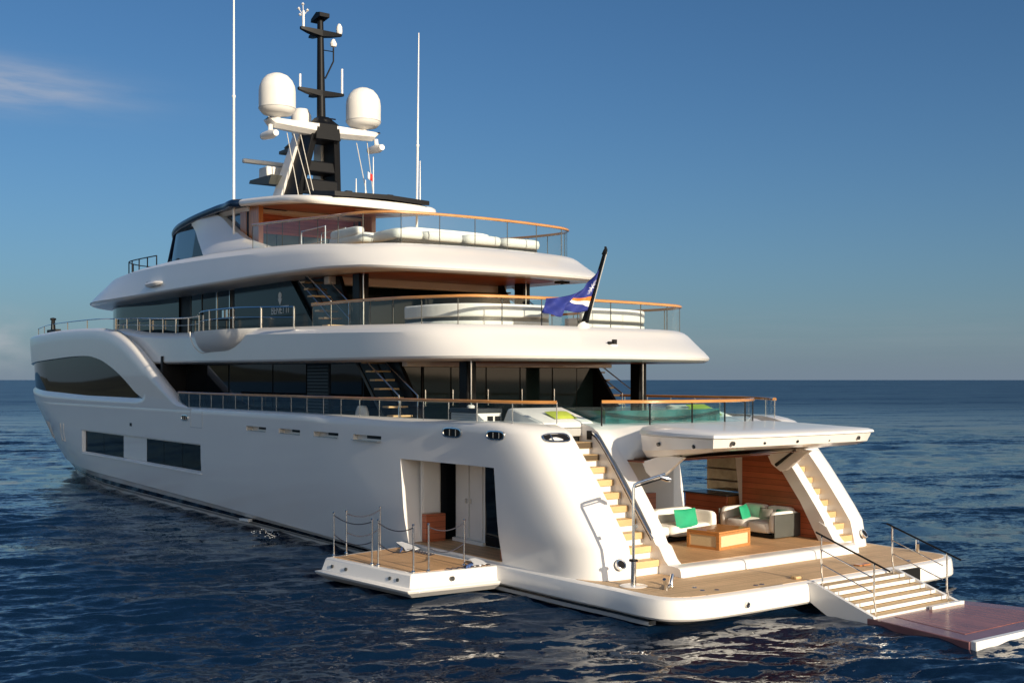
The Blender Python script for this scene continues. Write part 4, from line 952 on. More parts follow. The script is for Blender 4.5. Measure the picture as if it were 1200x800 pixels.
# stern stair treads, risers and handrails
for s in (1, -1):
    rl = MB(); base = [(5.30, s*2.765, 3.86), (5.05, s*2.80, 3.72), (4.5, s*2.80, 3.12), (3.85, s*2.80, 2.32), (3.35, s*2.80, 1.72), (3.12, s*2.79, 1.45)]
    rl.tube(cr(base, 5), .035, 8); sto = part(rl, 'stern_stair_handrail', 'steel')
    rl = MB(); rl.tube([(x+.06, s*2.768, z-.02) for x, y, z in cr(base, 5)], .03, 6); part(rl, 'rail_backing', 'blackmat', sto)
    for i in range(NS):
        x0 = STEP_X+RUN*i; x1 = x0+RUN+(0 if i < NS-1 else .5); z = STEP_Z+RISE*(i+1)
        mb = MB(); mb.box(x0-.045, x1+.02, min(s*2.775, s*3.64), max(s*2.775, s*3.64), z-.115, z+.04); part(mb, 'stern_stair_tread', 'teakstep', sto, bevel=.012)
    # black socket at the head of the inner wing, small fittings on the outer one
    mb = MB(); mb.box(5.36, 5.52, min(s*2.72, s*2.80), max(s*2.72, s*2.80), 3.70, 3.92); part(mb, 'rail_socket', 'blackmat', HULL)
# pool on the aft deck with glass walls, white deck boxes round it
mb = MB(); mb.box(5.45, 9.2, -2.15, 2.25, 3.60, 3.95); PL = part(mb, 'deck_pool', 'white', bevel=.03)
mb = MB(); mb.box(5.55, 9.1, -2.05, 2.15, 3.92, 4.40); part(mb, 'pool_water', 'water_pool', PL)
mb = MB(); mb.box(5.44, 5.47, -2.15, 2.25, 3.95, 4.50); mb.box(5.47, 9.2, 2.22, 2.25, 3.95, 4.50); mb.box(5.47, 9.2, -2.15, -2.12, 3.95, 4.50); part(mb, 'pool_glass', 'aquaglass', PL)

# ------------------------------------------------------------------ stern hatch, terrace lining
HB = []
ho = cr([(.95, 0), (.98, 1.2), (1.08, 2.2), (1.22, 2.72)], 4)
def hatch():
    # swings up about its forward edge: seen as a slab with a seam round the rim
    edge = [(x, y) for x, y in ho]+[(2.4, 2.76), (3.3, 2.62), (3.95, 2.42)]
    def row(dx, dy, z0, z1):
        r = []
        for x, y in edge:
            t = (x-.95)/3.0; r.append((x+dx*(1-t), max(0, y-dy*(y/2.72)), z0+(z1-z0)*t))
        r.append((4.0, 0, z1)); r[0] = (r[0][0], 0, r[0][2])
        return ring(r)
    mb = MB(); mb.rings([row(.75, .75, 3.56, 3.24), row(.32, .26, 3.60, 3.30), row(.12, .09, 3.68, 3.48), row(.045, .03, 3.86, 3.86), row(.06, .05, 3.875, 3.875), row(.06, .05, 3.885, 3.885), row(-.02, -.02, 3.895, 3.90), row(.0, 0, 3.945, 3.99), row(.08, .10, 3.985, 4.05), row(.6, .55, 4.03, 4.115)])
    o = part(mb, 'stern_hatch', 'white', angle=24)
    for v in o.data.vertices:
        if v.co.y < 0: v.co.y *= 1.11
    mb = MB(); P_ = [(1.75, 0), (1.78, 1.5), (1.85, 1.95), (3.9, 1.75), (3.95, 0)]; 
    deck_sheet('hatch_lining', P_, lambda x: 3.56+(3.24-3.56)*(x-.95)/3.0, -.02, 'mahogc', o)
    for y in (2.2, 1.2, .1, -1.1, -2.3):
        mb = MB(); mb.rings(disc((1.06+.03*abs(y), y, 3.77), (-1, 0, -.15), 1, ((.05, -.03), (.05, .03), (.03, .034)), 12)); part(mb, 'hatch_light', 'bulb', o)
    for x in (1.9, 2.5, 3.1):
        mb = MB(); mb.rings(disc((x, 2.645-.03*(x-1.9), 3.68), (0, 1, -.15), 1, ((.05, -.03), (.05, .03), (.03, .034)), 12)); part(mb, 'hatch_light', 'bulb', o)
    for s in (1, -1):
        mb = MB(); mb.tube([(3.62, s*2.15, 2.95), (2.9, s*2.05, 3.38)], [.05, .03], 8); rm = part(mb, 'hatch_ram', 'blackmat', o)
        mb = MB(); mb.prism([(4.0, 3.2), (3.85, 2.95), (3.55, 2.78), (3.35, 2.82), (2.55, 3.38), (3.2, 3.42)], 'y', s*2.22, s*2.33); part(mb, 'hatch_arm', 'white', o, bevel=.02)
hatch()
# sill across the terrace mouth: a white kerb with a rounded top, feet of the wings
mb = MB(); rs = []
for y in np.linspace(-2.78, 2.78, 15):
    x = 2.28+.02*abs(y); rs.append([(x+.55, y, .70), (x-.16, y, .664), (x-.14, y, .80), (x-.11, y, .85), (x-.04, y, .878), (x+.06, y, .886), (x+.55, y, .888)])
mb.rings(rs); part(mb, 'terrace_sill', 'white', HULL, angle=50)
for s in (1, -1):
    mb = MB(); mb.prism([(2.13, .66), (2.30, .72), (2.52, .815), (2.74, .985), (2.94, 1.28), (3.2, 1.4), (3.2, .66)], 'y', s*2.345, s*2.762); part(mb, 'wing_foot', 'hull', HULL)
mb = MB(); mb.prism([(2.62, 2.33), (2.62, -3.38), (3.2, -3.40), (3.25, -3.66), (9.25, -3.66), (9.25, 2.66), (3.25, 2.66), (3.2, 2.33)], 'z', .862, .892); TER = part(mb, 'terrace_floor', 'teak')
def lining(name, x0, x1, y0, y1, z0, z1, m, parent=None, **k):
    mb = MB(); mb.box(x0, x1, y0, y1, z0, z1); return part(mb, name, m, parent, **k)
for s in (1, -1):
    mb = MB(); mb.prism([(3.26, .895), (6.16, .895), (6.16, 3.10), (4.93, 3.10), (4.73, 2.9), (3.89, 1.88)], 'y', s*2.66, s*2.685); part(mb, 'terrace_wall', 'mahog', HULL)
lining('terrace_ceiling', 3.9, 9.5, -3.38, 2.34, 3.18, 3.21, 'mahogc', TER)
lining('wood_post', 6.25, 6.42, -4.0, -3.78, .89, 3.08, 'walnut', TER)
# mirrored bar on the starboard side
BAR = lining('bar_counter', 6.5, 8.2, -4.2, -3.35, .89, 1.80, 'mahog', TER, bevel=.01)
lining('bar_front', 6.48, 6.497, -4.15, -3.40, 1.3, 1.79, 'walnut', BAR)
lining('bar_top', 6.46, 8.25, -4.24, -3.30, 1.802, 1.84, 'granite', BAR)
lining('bar_mirror', 6.55, 8.15, -4.28, -4.24, 1.86, 2.95, 'mirror', TER)
for z in (2.15, 2.5): lining('bar_shelf', 6.6, 8.1, -4.23, -4.08, z, z+.02, 'greycush', TER)
# inner block seen through the side door: lockers, doors, panels
lining('lobby_floor', 6.2, 10.33, -5.0, 5.0, .722, .738, 'teak', TER)
LB = lining('lobby_bulkhead', 10.28, 10.345, 1.2, 4.74, .74, 3.0, 'offwhite', TER)
lining('locker_front', 10.24, 10.275, 4.17, 4.72, 1.52, 2.98, 'offwhite', LB, bevel=.01)
lining('mahogany_locker', 10.06, 10.275, 4.10, 4.74, .74, 1.50, 'mahog', LB, bevel=.01)
lining('dark_glass_door', 10.25, 10.275, 3.62, 4.13, .74, 2.98, 'darkglass', LB)
CB = lining('lobby_core', 7.0, 10.0, 1.5, 3.80, .74, 3.0, 'offwhite', TER)
for x0, x1 in ((9.32, 9.92), (8.66, 9.26)):
    o = lining('cabin_door', x0, x1, 3.805, 3.835, .86, 2.92, 'offwhite', CB, bevel=.012)
    hx = x0+.05 if x0 > 9 else x1-.09
    lining('door_handle', hx, hx+.05, 3.835, 3.875, 1.82, 1.95, 'steel', o)
lining('door_kerb', 8.5, 10.0, 3.805, 3.92, .74, .83, 'offwhite', CB)
lining('dark_glass_door', 7.75, 8.52, 3.805, 3.835, .76, 2.95, 'darkglass', CB)
lining('door_frame', 7.55, 7.75, 3.80, 3.88, .74, 3.0, 'cane', CB)
lining('wood_panel', 7.02, 7.55, 3.803, 3.85, .74, 3.0, 'mahog', CB)
lining('lobby_bulkhead', 10.28, 10.345, -4.9, -1.2, .74, 3.0, 'offwhite', TER)
lining('mahogany_locker', 10.05, 10.275, -3.9, -2.6, .74, 1.6, 'mahog', TER, bevel=.01)
lining('door_jamb', 6.25, 6.33, 4.15, 4.9, .74, 3.0, 'mahog', TER)

# ------------------------------------------------------------------ fold-out side platform, port
sp = [(6.25, 4.98), (6.45, 7.42), (10.0, 7.86), (10.55, 5.30)]
def spr(off, z):
    c = np.mean(sp, 0); o = []
    for x, y in sp:
        o.append((x+(off if x > c[0] else -off), y+(off if y > c[1] else 0), z))
    return o
mb = MB(); mb.rings([spr(-.05, .06), spr(.16, .20), spr(.20, .27), spr(.06, .30), spr(-.02, .60), spr(-.05, .625)]); SPF = part(mb, 'side_platform', 'hull', angle=25, bevel=.02)
mb = MB(); q = [(6.45, 5.15), (6.62, 7.25), (9.85, 7.68), (10.35, 5.4)]; mb.prism(q, 'z', .62, .634); part(mb, 'platform_deck', 'teak', SPF)
for (x, y) in ((7.2, 7.60), (9.0, 7.83), (6.9, 7.56), (9.6, 7.9)):
    mb = MB(); mb.rings(disc((x, y-.06, .44), (0, 1, .2), 1, ((.045, -.02), (.045, .03)), 10)); part(mb, 'platform_light', 'bulb', SPF)
mb = MB(); mb.rings(disc((6.30, 6.35, .44), (-1, 0, .2), 1, ((.06, -.02), (.06, .035)), 10)); part(mb, 'platform_light', 'bulb', SPF)
# blue-backed canvas gap covers laced along the hinge
for x0, x1, x2 in ((10.6, 9.95, 9.55), (7.0, 6.6, 6.42)):
    mb = MB(); mb.rings([[(x0, 5.30, .635), (x0, 5.38, .74), (x0-.05, 5.22, .75)], [(x1, 5.42, .635), (x1, 5.52, .68), (x1, 5.22, .72)], [(x2, 5.45, .636), (x2, 5.7, .655), (x2, 5.25, .68)]]); gc = part(mb, 'gap_cover', 'whitecloth', SPF)
    mb = MB(); mb.prism([(x1+.05, 5.56), (x2-.02, 5.88), (x2-.10, 5.93), (x1-.12, 5.62)], 'z', .636, .70); part(mb, 'blue_edge', 'bluecloth', gc)
for k in range(9):
    x = 9.7-k*.14; mb = MB(); mb.tube([(x, 5.42, .66), (x-.07, 5.60, .66)], .018, 5); part(mb, 'lacing', 'rope', SPF)
for k in range(8):
    x = 6.9-k*.02; mb = MB(); mb.tube([(6.35+k*.0, 5.2+.16*k, .66), (6.48, 5.28+.16*k, .66)], .016, 5); part(mb, 'lacing', 'rope', SPF)

# stanchions and ropes: loose gear standing on the side platform
STN = [(10.02, 7.58, 'steel stanchion at the outer forward corner of the side platform'), (8.22, 7.46, 'steel stanchion on the outer edge of the side platform, forward of the gap'), (7.98, 7.42, 'steel stanchion on the outer edge of the side platform, just aft of the gap'),
       (6.62, 7.24, 'steel stanchion at the outer aft corner of the side platform'), (6.55, 6.86, 'steel stanchion on the aft edge of the side platform, nearer its outer corner'), (6.72, 5.72, 'steel stanchion on the aft edge of the side platform, close to the hull door'),
       (10.42, 5.98, 'steel stanchion on the forward edge of the side platform, close to the hull'), (10.20, 7.12, 'steel stanchion on the forward edge of the side platform, next to its outer corner')]
for x, y, lab in STN:
    o = empty('stanchion', (x, y, .632), lab, 'stanchion', 'stanchions on the side platform')
    MB().tube([(0, 0, 0), (0, 0, 1.12)], .022, 8).build('post', M['steel'], o)
    MB().lathe([(.0, 0), (.05, 0), (.05, .02), (.03, .05), (.0, .05)], (0, 0, 0), 10).build('socket', M['steel'], o)
    MB().lathe([(0, -.02), (.03, -.015), (.036, .01), (.02, .03), (0, .032)], (0, 0, 1.12), 10).build('finial', M['steel'], o)
def rope(i, j, zt, sag, lab):
    a, b = Vector((*STN[i][:2], .632+zt)), Vector((*STN[j][:2], .632+zt)); P = []
    for t in np.linspace(0, 1, 13):
        p = a.lerp(b, t); p.z -= sag*4*t*(1-t); P.append(tuple(p))
    o = MB().tube(P, .013, 6).build('rope', M['rope']); tag(o, lab, 'rope', 'dark ropes slung between the stanchions')
RP = [(0, 1, 'outer edge of the side platform, forward span'), (2, 3, 'outer edge of the side platform, aft span'), (4, 5, 'aft edge of the side platform'), (6, 7, 'forward edge of the side platform')]
for i, j, w_ in RP:
    rope(i, j, 1.06, .14, 'upper dark rope between stanchions along the '+w_)
    rope(i, j, .56, .16, 'lower dark rope between stanchions along the '+w_)

# ------------------------------------------------------------------ swim platform gear
mb = MB(); mb.lathe([(0, 0), (.30, 0), (.31, .012), (.28, .022), (0, .022)], (2.06, 4.36, .662), 24); SH = part(mb, 'shower_column', 'white', PLAT)
mb = MB(); mb.tube([(2.02, 4.40, .68), (2.02, 4.40, 1.24)], .062, 14); part(mb, 'column_sleeve', 'steel', SH)
mb = MB(); mb.tube([(2.02, 4.40, 1.22), (2.02, 4.40, 1.26)], .10, 14); part(mb, 'column_collar', 'blackmat', SH)
sx, sy = 2.02, 4.40
mb = MB(); mb.tube([(sx, sy, 1.2), (sx, sy, 2.82), (sx-.0, sy-.03, 2.90), (sx-.04, sy-.1, 2.94), (sx-.35, sy-.62, 3.13)], .032, 10); part(mb, 'shower_pipe', 'steel', SH)
mb = MB(); mb.tube([(sx-.02, sy-.03, 2.85), (sx-.36, sy-.60, 3.05)], .018, 6); part(mb, 'pipe_brace', 'blackmat', SH)
mb = MB(); mb.tube([(sx-.28, sy-.52, 3.06), (sx-.36, sy-.66, 3.02), (sx-.40, sy-.74, 3.00)], [.05, .07, .05], 10); part(mb, 'shower_head', 'steel', SH)
mb = MB(); mb.box(sx-.03, sx+.03, sy-.10, sy-.03, 1.95, 2.02); part(mb, 'shower_tap', 'steel', SH)
for x, y, sc_ in ((1.42, 3.92, 1), (1.42, -4.6, 1)):
    mb = MB(); d_ = Vector((.5, -.86, 0))
    for k in (-1, 1):
        b_ = Vector((x, y, .662))+d_*k*.19
        mb.tube([tuple(b_), tuple(b_+d_*k*.02+Vector((0, 0, .1))), tuple(b_+d_*k*.14+Vector((0, 0, .25)))], [.05, .045, .04], 8)
    mb.tube([tuple(Vector((x, y, .70))-d_*.22), tuple(Vector((x, y, .70))+d_*.22)], .045, 8); part(mb, 'mooring_cleat', 'steel', PLAT)
for x, y in ((1.15, 3.4), (.82, 3.5), (.68, 3.2), (.55, 2.1), (.55, 1.9), (.6, -3.6)):
    mb = MB(); mb.lathe([(0, 0), (.06, 0), (.05, .012), (0, .014)], (x, y, .662), 12); part(mb, 'deck_socket', 'steel', PLAT)
mb = MB(); mb.box(.75, .93, -2.3, -1.85, .664, .70); part(mb, 'lifted_hatch', 'walnut', PLAT, bevel=.01)
mb = MB(); mb.box(.46, .64, .62, .84, .664, .73); part(mb, 'deck_block', 'teakstep', PLAT, bevel=.02)
mb = MB(); mb.rings(disc((.075, 2.9, .40), (-1, 0, 0), 1, ((.065, -.03), (.065, .03), (.05, .035), (.04, .02), (.04, -.02)), 16), caps=False); se = part(mb, 'stern_eye', 'steel', PLAT)
mb = MB(); mb.rings(disc((.075, 2.9, .40), (-1, 0, 0), 1, ((.042, -.02), (.042, .008)), 16)); part(mb, 'dark_throat', 'blackmat', se)
# dark notch that the stairs fold into, to starboard of them
mb = MB(); mb.box(.02, .4, -3.25, -2.3, .26, .60); part(mb, 'platform_recess', 'blackmat', PLAT)
mb = MB(); mb.tube([(-.35, -2.45, .33), (-.1, -2.45, .42), (.2, -2.45, .40)], .14, 12); part(mb, 'hinge_arm', 'white', PLAT)

# swim stairs folded down from the platform edge
SY0, SY1 = .78, -2.22
mb = MB(); mb.box(-.03, .02, SY1+.03, SY0-.03, .40, .57); STO = part(mb, 'swim_stairs', 'white')
for y0_, y1_ in ((SY0-.02, SY0+.08), (SY1-.08, SY1+.02)):
    mb = MB(); mb.prism([(.10, .655), (-.02, .67), (-1.62, .16), (-1.66, .06), (-1.2, -.18), (-.75, -.18), (.05, .22)], 'y', y0_, y1_); part(mb, 'stair_stringer', 'white', STO, angle=30)
nst = 6
for i in range(nst):
    x1 = -.02-i*.275; z = .60-i*.088
    mb = MB(); mb.box(x1-.21, x1+.06, SY1+.025, SY0-.025, z-.03, z); part(mb, 'stair_tread', 'teakstep', STO)
    mb = MB(); mb.box(x1-.245, x1-.212, SY1+.025, SY0-.025, z-.07, z+.008); part(mb, 'tread_nosing', 'white', STO)
for y, p0, p1 in ((SY0-.18, -.05, -1.45), (SY1+.20, -.05, -1.50)):
    zf = lambda x: .60+.32*x
    for x in (p0, p1):
        mb = MB(); mb.tube([(x, y, zf(x)-.12), (x-.04, y, zf(x)+.12), (x, y, zf(x)+.3), (x, y, zf(x)+1.12)], .02, 8); part(mb, 'handrail_post', 'steel', STO)
    for k, (e0, e1) in enumerate(((.10, -1.85), (-.02, -1.40), (-.02, -1.40))):
        dz = (1.13, .80, .48)[k]
        mb = MB(); mb.tube([(e0, y-.0, zf(e0)+dz), (e1, y, zf(e1)+dz)], .022 if k == 0 else .013, 8); part(mb, 'handrail', 'steel' if k else 'blackmat', STO)
# wading platform, awash at the foot of the stairs
fl = [(-1.45, .86), (-4.02, 1.14), (-4.12, -3.3), (-1.5, -2.55)]
mb = MB(); mb.prism(fl, 'z', -.10, .125); WP = part(mb, 'wading_platform', 'mauve', bevel=.02)
mb = MB(); mb.prism([(-1.75, .3), (-3.6, .62), (-3.62, -2.75), (-1.8, -2.05)], 'z', .11, .132); part(mb, 'teak_inlay', 'mauve_in', WP)
mb = MB(); mb.prism([(-4.01, 1.10), (-4.16, 1.12), (-4.25, -3.3), (-4.11, -3.3)], 'z', -.1, .14); part(mb, 'edge_strip', 'white', WP, bevel=.02)
mb = MB(); mb.prism([(-1.72, -1.0), (-1.80, -1.0), (-1.82, -2.2), (-1.74, -2.2)], 'z', .112, .20); part(mb, 'foot_step', 'white', WP)

# the starboard quarter carries a slightly wider stair wing than the port one
def widen(o):
    for q in [o]+list(o.children_recursive):
        if q.type != 'MESH' or q.name.split('.')[0] in ('platform_recess', 'hinge_arm', 'deck_socket', 'lifted_hatch', 'deck_block', 'terrace_ceiling', 'bar_counter', 'bar_front', 'bar_top', 'bar_mirror', 'bar_shelf', 'bar_bottle', 'wood_post', 'wood_panel'): continue
        for v in q.data.vertices:
            if v.co.y < 0 and v.co.x < 15:
                f = min(1, -v.co.y/2.3); f = f*f*(3-2*f); g = min(1, max(0, (15-v.co.x)/8)); g = g*g*(3-2*g); v.co.y -= (1.02 if v.co.y > -2.4 else 1.02-.50*min(1, (-2.4-v.co.y)/2.6))*f*g
for o in (HULL, PLAT, *[c for c in YACHT.children if c.name.split('.')[0] == 'stern_stair_handrail']): widen(o)

# flagstaff and ensign
FB, FT = Vector((8.27, .66, 6.55)), Vector((7.55, .40, 8.86))
mb = MB(); mb.rings([[tuple(FB.lerp(FT, t)+Vector((dx*w_, dy*w_, 0))) for dx, dy in ((-1, -.5), (1, -.5), (1, .5), (-1, .5))] for t, w_ in ((0, .10), (.15, .10), (.6, .06), (.93, .045), (.94, .075), (1, .05))]); FS = part(mb, 'flagstaff', 'mast', angle=50)
mb = MB(); mb.tube([tuple(FT+Vector((-.04, .05, -.1))), tuple(FT+Vector((-.04, .05, .06)))], .03, 6); mb.tube([tuple(FT+Vector((.05, -.05, -.15))), tuple(FT+Vector((.05, -.05, .06)))], .03, 6); part(mb, 'truck_light', 'mast', FS)
mb = MB(); mb.tube([tuple(FB.lerp(FT, .18)+Vector((-.09, -.05, 0))), tuple(FB.lerp(FT, .96)+Vector((-.06, -.03, 0)))], .012, 5); part(mb, 'halyard', 'ropepale', FS)
def pix(px, py, axis, val):
    """a point of the ship frame on a plane (used only to size cloth and furniture against the drawing)"""
    F = 1335.0; rr = Vector((-math.sin(A_CAM), -math.cos(A_CAM), 0)); dd = Vector((math.cos(A_CAM), -math.sin(A_CAM), 0))
    r = (px-600)/F*rr+dd+(445-py)/F*Vector((0, 0, 1)); k = 'xyz'.index(axis); t = (val-CAM[k])/r[k]; return CAM+t*r
def ensign():
    nu, nv = 36, 22
    me_v = []; uv = []
    head, foot = FB.lerp(FT, .81), FB.lerp(FT, .27)
    # head and foot lines of the cloth as it droops forward of the staff, fly folded down
    T_ = cr([(head.x-.02, head.y, head.z), (7.93, .63, 7.98), (8.04, 1.04, 7.65), (8.1, 1.48, 7.51), (8.12, 1.85, 7.46), (8.12, 2.1, 7.44)], 8)
    B_ = cr([(foot.x-.02, foot.y, foot.z), (8.08, .87, 7.10), (8.08, 1.2, 7.08), (8.1, 1.47, 7.13), (8.0, 1.64, 6.94), (8.15, 2.14, 7.04)], 8)
    LT, LB_ = path_len(T_)[-1], path_len(B_)[-1]
    for j in range(nv):
        v = j/(nv-1)
        for i in range(nu):
            u = i/(nu-1); p = Vector(at(T_, u*LT)).lerp(Vector(at(B_, u*LB_)), 1-v); amp = .075*min(1, u*3)
            p += Vector((amp*(math.sin(13*u+4.5*v)+.5*math.sin(25*u-6*v+1)), .03*amp*math.sin(14*v), .25*amp*math.sin(9*u+5*v)*v*(1-v)*4))
            me_v.append(tuple(p)); uv.append((u, v))
    mb = MB(); fs = [(j*nu+i, j*nu+i+1, (j+1)*nu+i+1, (j+1)*nu+i) for j in range(nv-1) for i in range(nu-1)]
    mb.add(me_v, fs)
    m = bpy.data.materials.new('ensign_cloth'); m.use_nodes = True; t = m.node_tree; p = t.nodes['Principled BSDF']; p.inputs['Roughness'].default_value = .75
    um = t.nodes.new('ShaderNodeUVMap'); um.uv_map = 'UVMap'; sp_ = t.nodes.new('ShaderNodeSeparateXYZ'); t.links.new(um.outputs[0], sp_.inputs[0])
    u_, v_ = sp_.outputs[0], sp_.outputs[1]
    def Mt(op, a, b=None):
        n = t.nodes.new('ShaderNodeMath'); n.operation = op
        for i, q in enumerate((a, b)):
            if q is None: continue
            if isinstance(q, (int, float)): n.inputs[i].default_value = q
            else: t.links.new(q, n.inputs[i])
        return n.outputs[0]
    def band(lo0, lo1, hi0, hi1, umax, umin=0.0):
        lo = Mt('ADD', Mt('MULTIPLY', u_, lo1-lo0), lo0); hi = Mt('ADD', Mt('MULTIPLY', u_, hi1-hi0), hi0)
        a = Mt('MULTIPLY', Mt('GREATER_THAN', v_, lo), Mt('LESS_THAN', v_, hi))
        return Mt('MULTIPLY', a, Mt('MULTIPLY', Mt('LESS_THAN', u_, umax), Mt('GREATER_THAN', u_, umin)))
    def mixc(f, a, col):
        n = t.nodes.new('ShaderNodeMix'); n.data_type = 'RGBA'; t.links.new(f, n.inputs['Factor']); n.inputs['B'].default_value = (*col, 1)
        if isinstance(a, tuple): n.inputs['A'].default_value = (*a, 1)
        else: t.links.new(a, n.inputs['A'])
        return n.outputs['Result']
    c = mixc(band(.06, .86, .19, .94, .56), (.014, .027, .20), (.82, .80, .78))
    c = mixc(band(.19, .94, .30, 1.02, .56), c, (.80, .22, .04))
    # star: disc with rays near the head of the hoist
    du = Mt('SUBTRACT', u_, .12); dv = Mt('SUBTRACT', v_, .62)
    r_ = Mt('SQRT', Mt('ADD', Mt('POWER', Mt('MULTIPLY', du, 2.0), 2), Mt('POWER', dv, 2)))
    ang = Mt('ARCTAN2', dv, Mt('MULTIPLY', du, 2.0)); ry = Mt('ABSOLUTE', Mt('COSINE', Mt('MULTIPLY', ang, 6)))
    st = Mt('LESS_THAN', r_, Mt('ADD', Mt('MULTIPLY', Mt('POWER', ry, 4), .15), .03))
    c = mixc(st, c, (.78, .78, .80))
    t.links.new(c, p.inputs['Base Color'])
    o = mb.build('ensign', m, angle=180)
    ul = o.data.uv_layers.new(name='UVMap')
    for lp in o.data.loops: ul.data[lp.index].uv = uv[lp.vertex_index]
    so = o.modifiers.new('thickness', 'SOLIDIFY'); so.thickness = .006
    tag(o, 'blue ensign with orange and white stripe hanging from the black staff at the stern', 'flag')
ensign()
# small courtesy flag on the mast halyard
mb = MB(); rs = []
a = Vector((24.35, -1.38, 13.75))
for i in range(8):
    u = i/7; rs.append([tuple(a+Vector((.02*math.sin(6*u), -.27*u, -.14*u+dz))) for dz in (-.34, -.06)])
mb.rings(rs, caps=False, closed=False); o = mb.build('courtesy_flag', M['red'], angle=180); so = o.modifiers.new('thickness', 'SOLIDIFY'); so.thickness = .006
tag(o, 'tiny red and white flag flying on the halyard right of the mast', 'flag')
mb = MB(); rs = []
for i in range(4):
    u = i/3*.4; rs.append([tuple(a+Vector((.02*math.sin(6*u)-.008, -.27*u, -.14*u+dz))) for dz in (-.34, -.06)])
mb.rings(rs, caps=False, closed=False); w_ = mb.build('white_band', M['whitecloth'], o, angle=180); so = w_.modifiers.new('thickness', 'SOLIDIFY'); so.thickness = .012

# ------------------------------------------------------------------ furniture: soft shapes
def soft(mb, x0, x1, y0, y1, z0, z1, puff=.06, n=8):
    """cushion block: rounded edges and a crowned top"""
    cx, cy, cz = (x0+x1)/2, (y0+y1)/2, (z0+z1)/2; hx, hy, hz = (x1-x0)/2, (y1-y0)/2, (z1-z0)/2
    rs = []
    def sup(t, e): return math.copysign(abs(t)**e, t)
    K = 28
    for k in range(n+1):
        ph_ = -math.pi/2+math.pi*k/n; cz_ = sup(math.sin(ph_), .45); rr = max(.02, sup(math.cos(ph_), .35))
        r = []
        for i in range(K):
            t = 2*math.pi*i/K; r.append((cx+hx*rr*sup(math.cos(t), .32), cy+hy*rr*sup(math.sin(t), .32), cz+hz*cz_))
        rs.append(r)
    return mb.rings(rs)
def cushion(name, loc, size, rot, m, lab, cat='cushion', group=None):
    """square throw cushion, plump in the middle, thin at the seams"""
    n = 12; mb = MB(); s, t = size[0], size[-1]; s2 = size[1] if len(size) > 2 else s
    for side in (1, -1):
        vs = []; fs = []
        for j in range(n+1):
            for i in range(n+1):
                u, v = i/n*2-1, j/n*2-1; b = (1-abs(u)**3)*(1-abs(v)**3); e = 1-.05*(1-abs(u*v))
                pin = 1-.09*(1-u*u if abs(v) > .99 else 0)-.0
                vs.append((u*s/2*(1-.07*(1-v*v)*0), side*t/2*b**.7, v*s2/2*(1-.05*(1-abs(u))*abs(v))))
        for j in range(n):
            for i in range(n): fs.append((j*(n+1)+i, j*(n+1)+i+1, (j+1)*(n+1)+i+1, (j+1)*(n+1)+i))
        mb.add(vs, fs)
    o = mb.build(name, M[m], angle=60); o.location = loc; o.rotation_euler = rot; tag(o, lab, cat, group); return o

# terrace: two curved white sofas, table
FZ = .892
def sofa(loc, rz, W, D, lab, arms=(1, 1), panel=True):
    o = empty('sofa', loc, lab, 'sofa', 'white sofas on the stern terrace', rz)
    mb = MB(); mb.box(-W/2+.03, W/2-.03, -D/2+.05, D/2-.03, .02, .10); mb.build('plinth', M['blackmat'], o)
    n = 2 if W > 1.5 else 1
    for k in range(n):
        a = -W/2+.16+(W-.32)*k/n; b = -W/2+.16+(W-.32)*(k+1)/n
        soft(MB(), a+.005, b-.005, -D/2, D/2-.18, .10, .44).build('seat_cushion', M['cushion'], o, angle=60)
    for k in range(n):
        a = -W/2+.10+(W-.20)*k/n; b = -W/2+.10+(W-.20)*(k+1)/n
        soft(MB(), a+.004, b-.004, D/2-.27, D/2, .12, .80).build('backrest', M['cushion'], o, angle=60)
    for s in (1, -1):
        soft(MB(), s*W/2-.11-.09*s, s*W/2+.11-.09*s, -D/2+.02, D/2-.02, .12, .72).build('armrest', M['cushion'], o, angle=60)
        if panel:
            MB().box(s*(W/2+.03)-.015, s*(W/2+.03)+.015, -D/2+.02, D/2-.02, .03, .66).build('end_panel', M['greypanel'], o, bevel=.01)
    MB().box(-W/2, W/2, D/2+.004, D/2+.03, .03, .70).build('back_panel', M['greypanel'], o, bevel=.01)
    return o
sofa((5.06, -3.10, FZ), R(180), 1.98, 1.10, 'white two-seat sofa with dark end panel against the red wood wall')
sofa((5.75, .05, FZ), R(-90), 3.4, 1.0, 'white sofa behind the wooden coffee table, half hidden by the stair wing', panel=False)
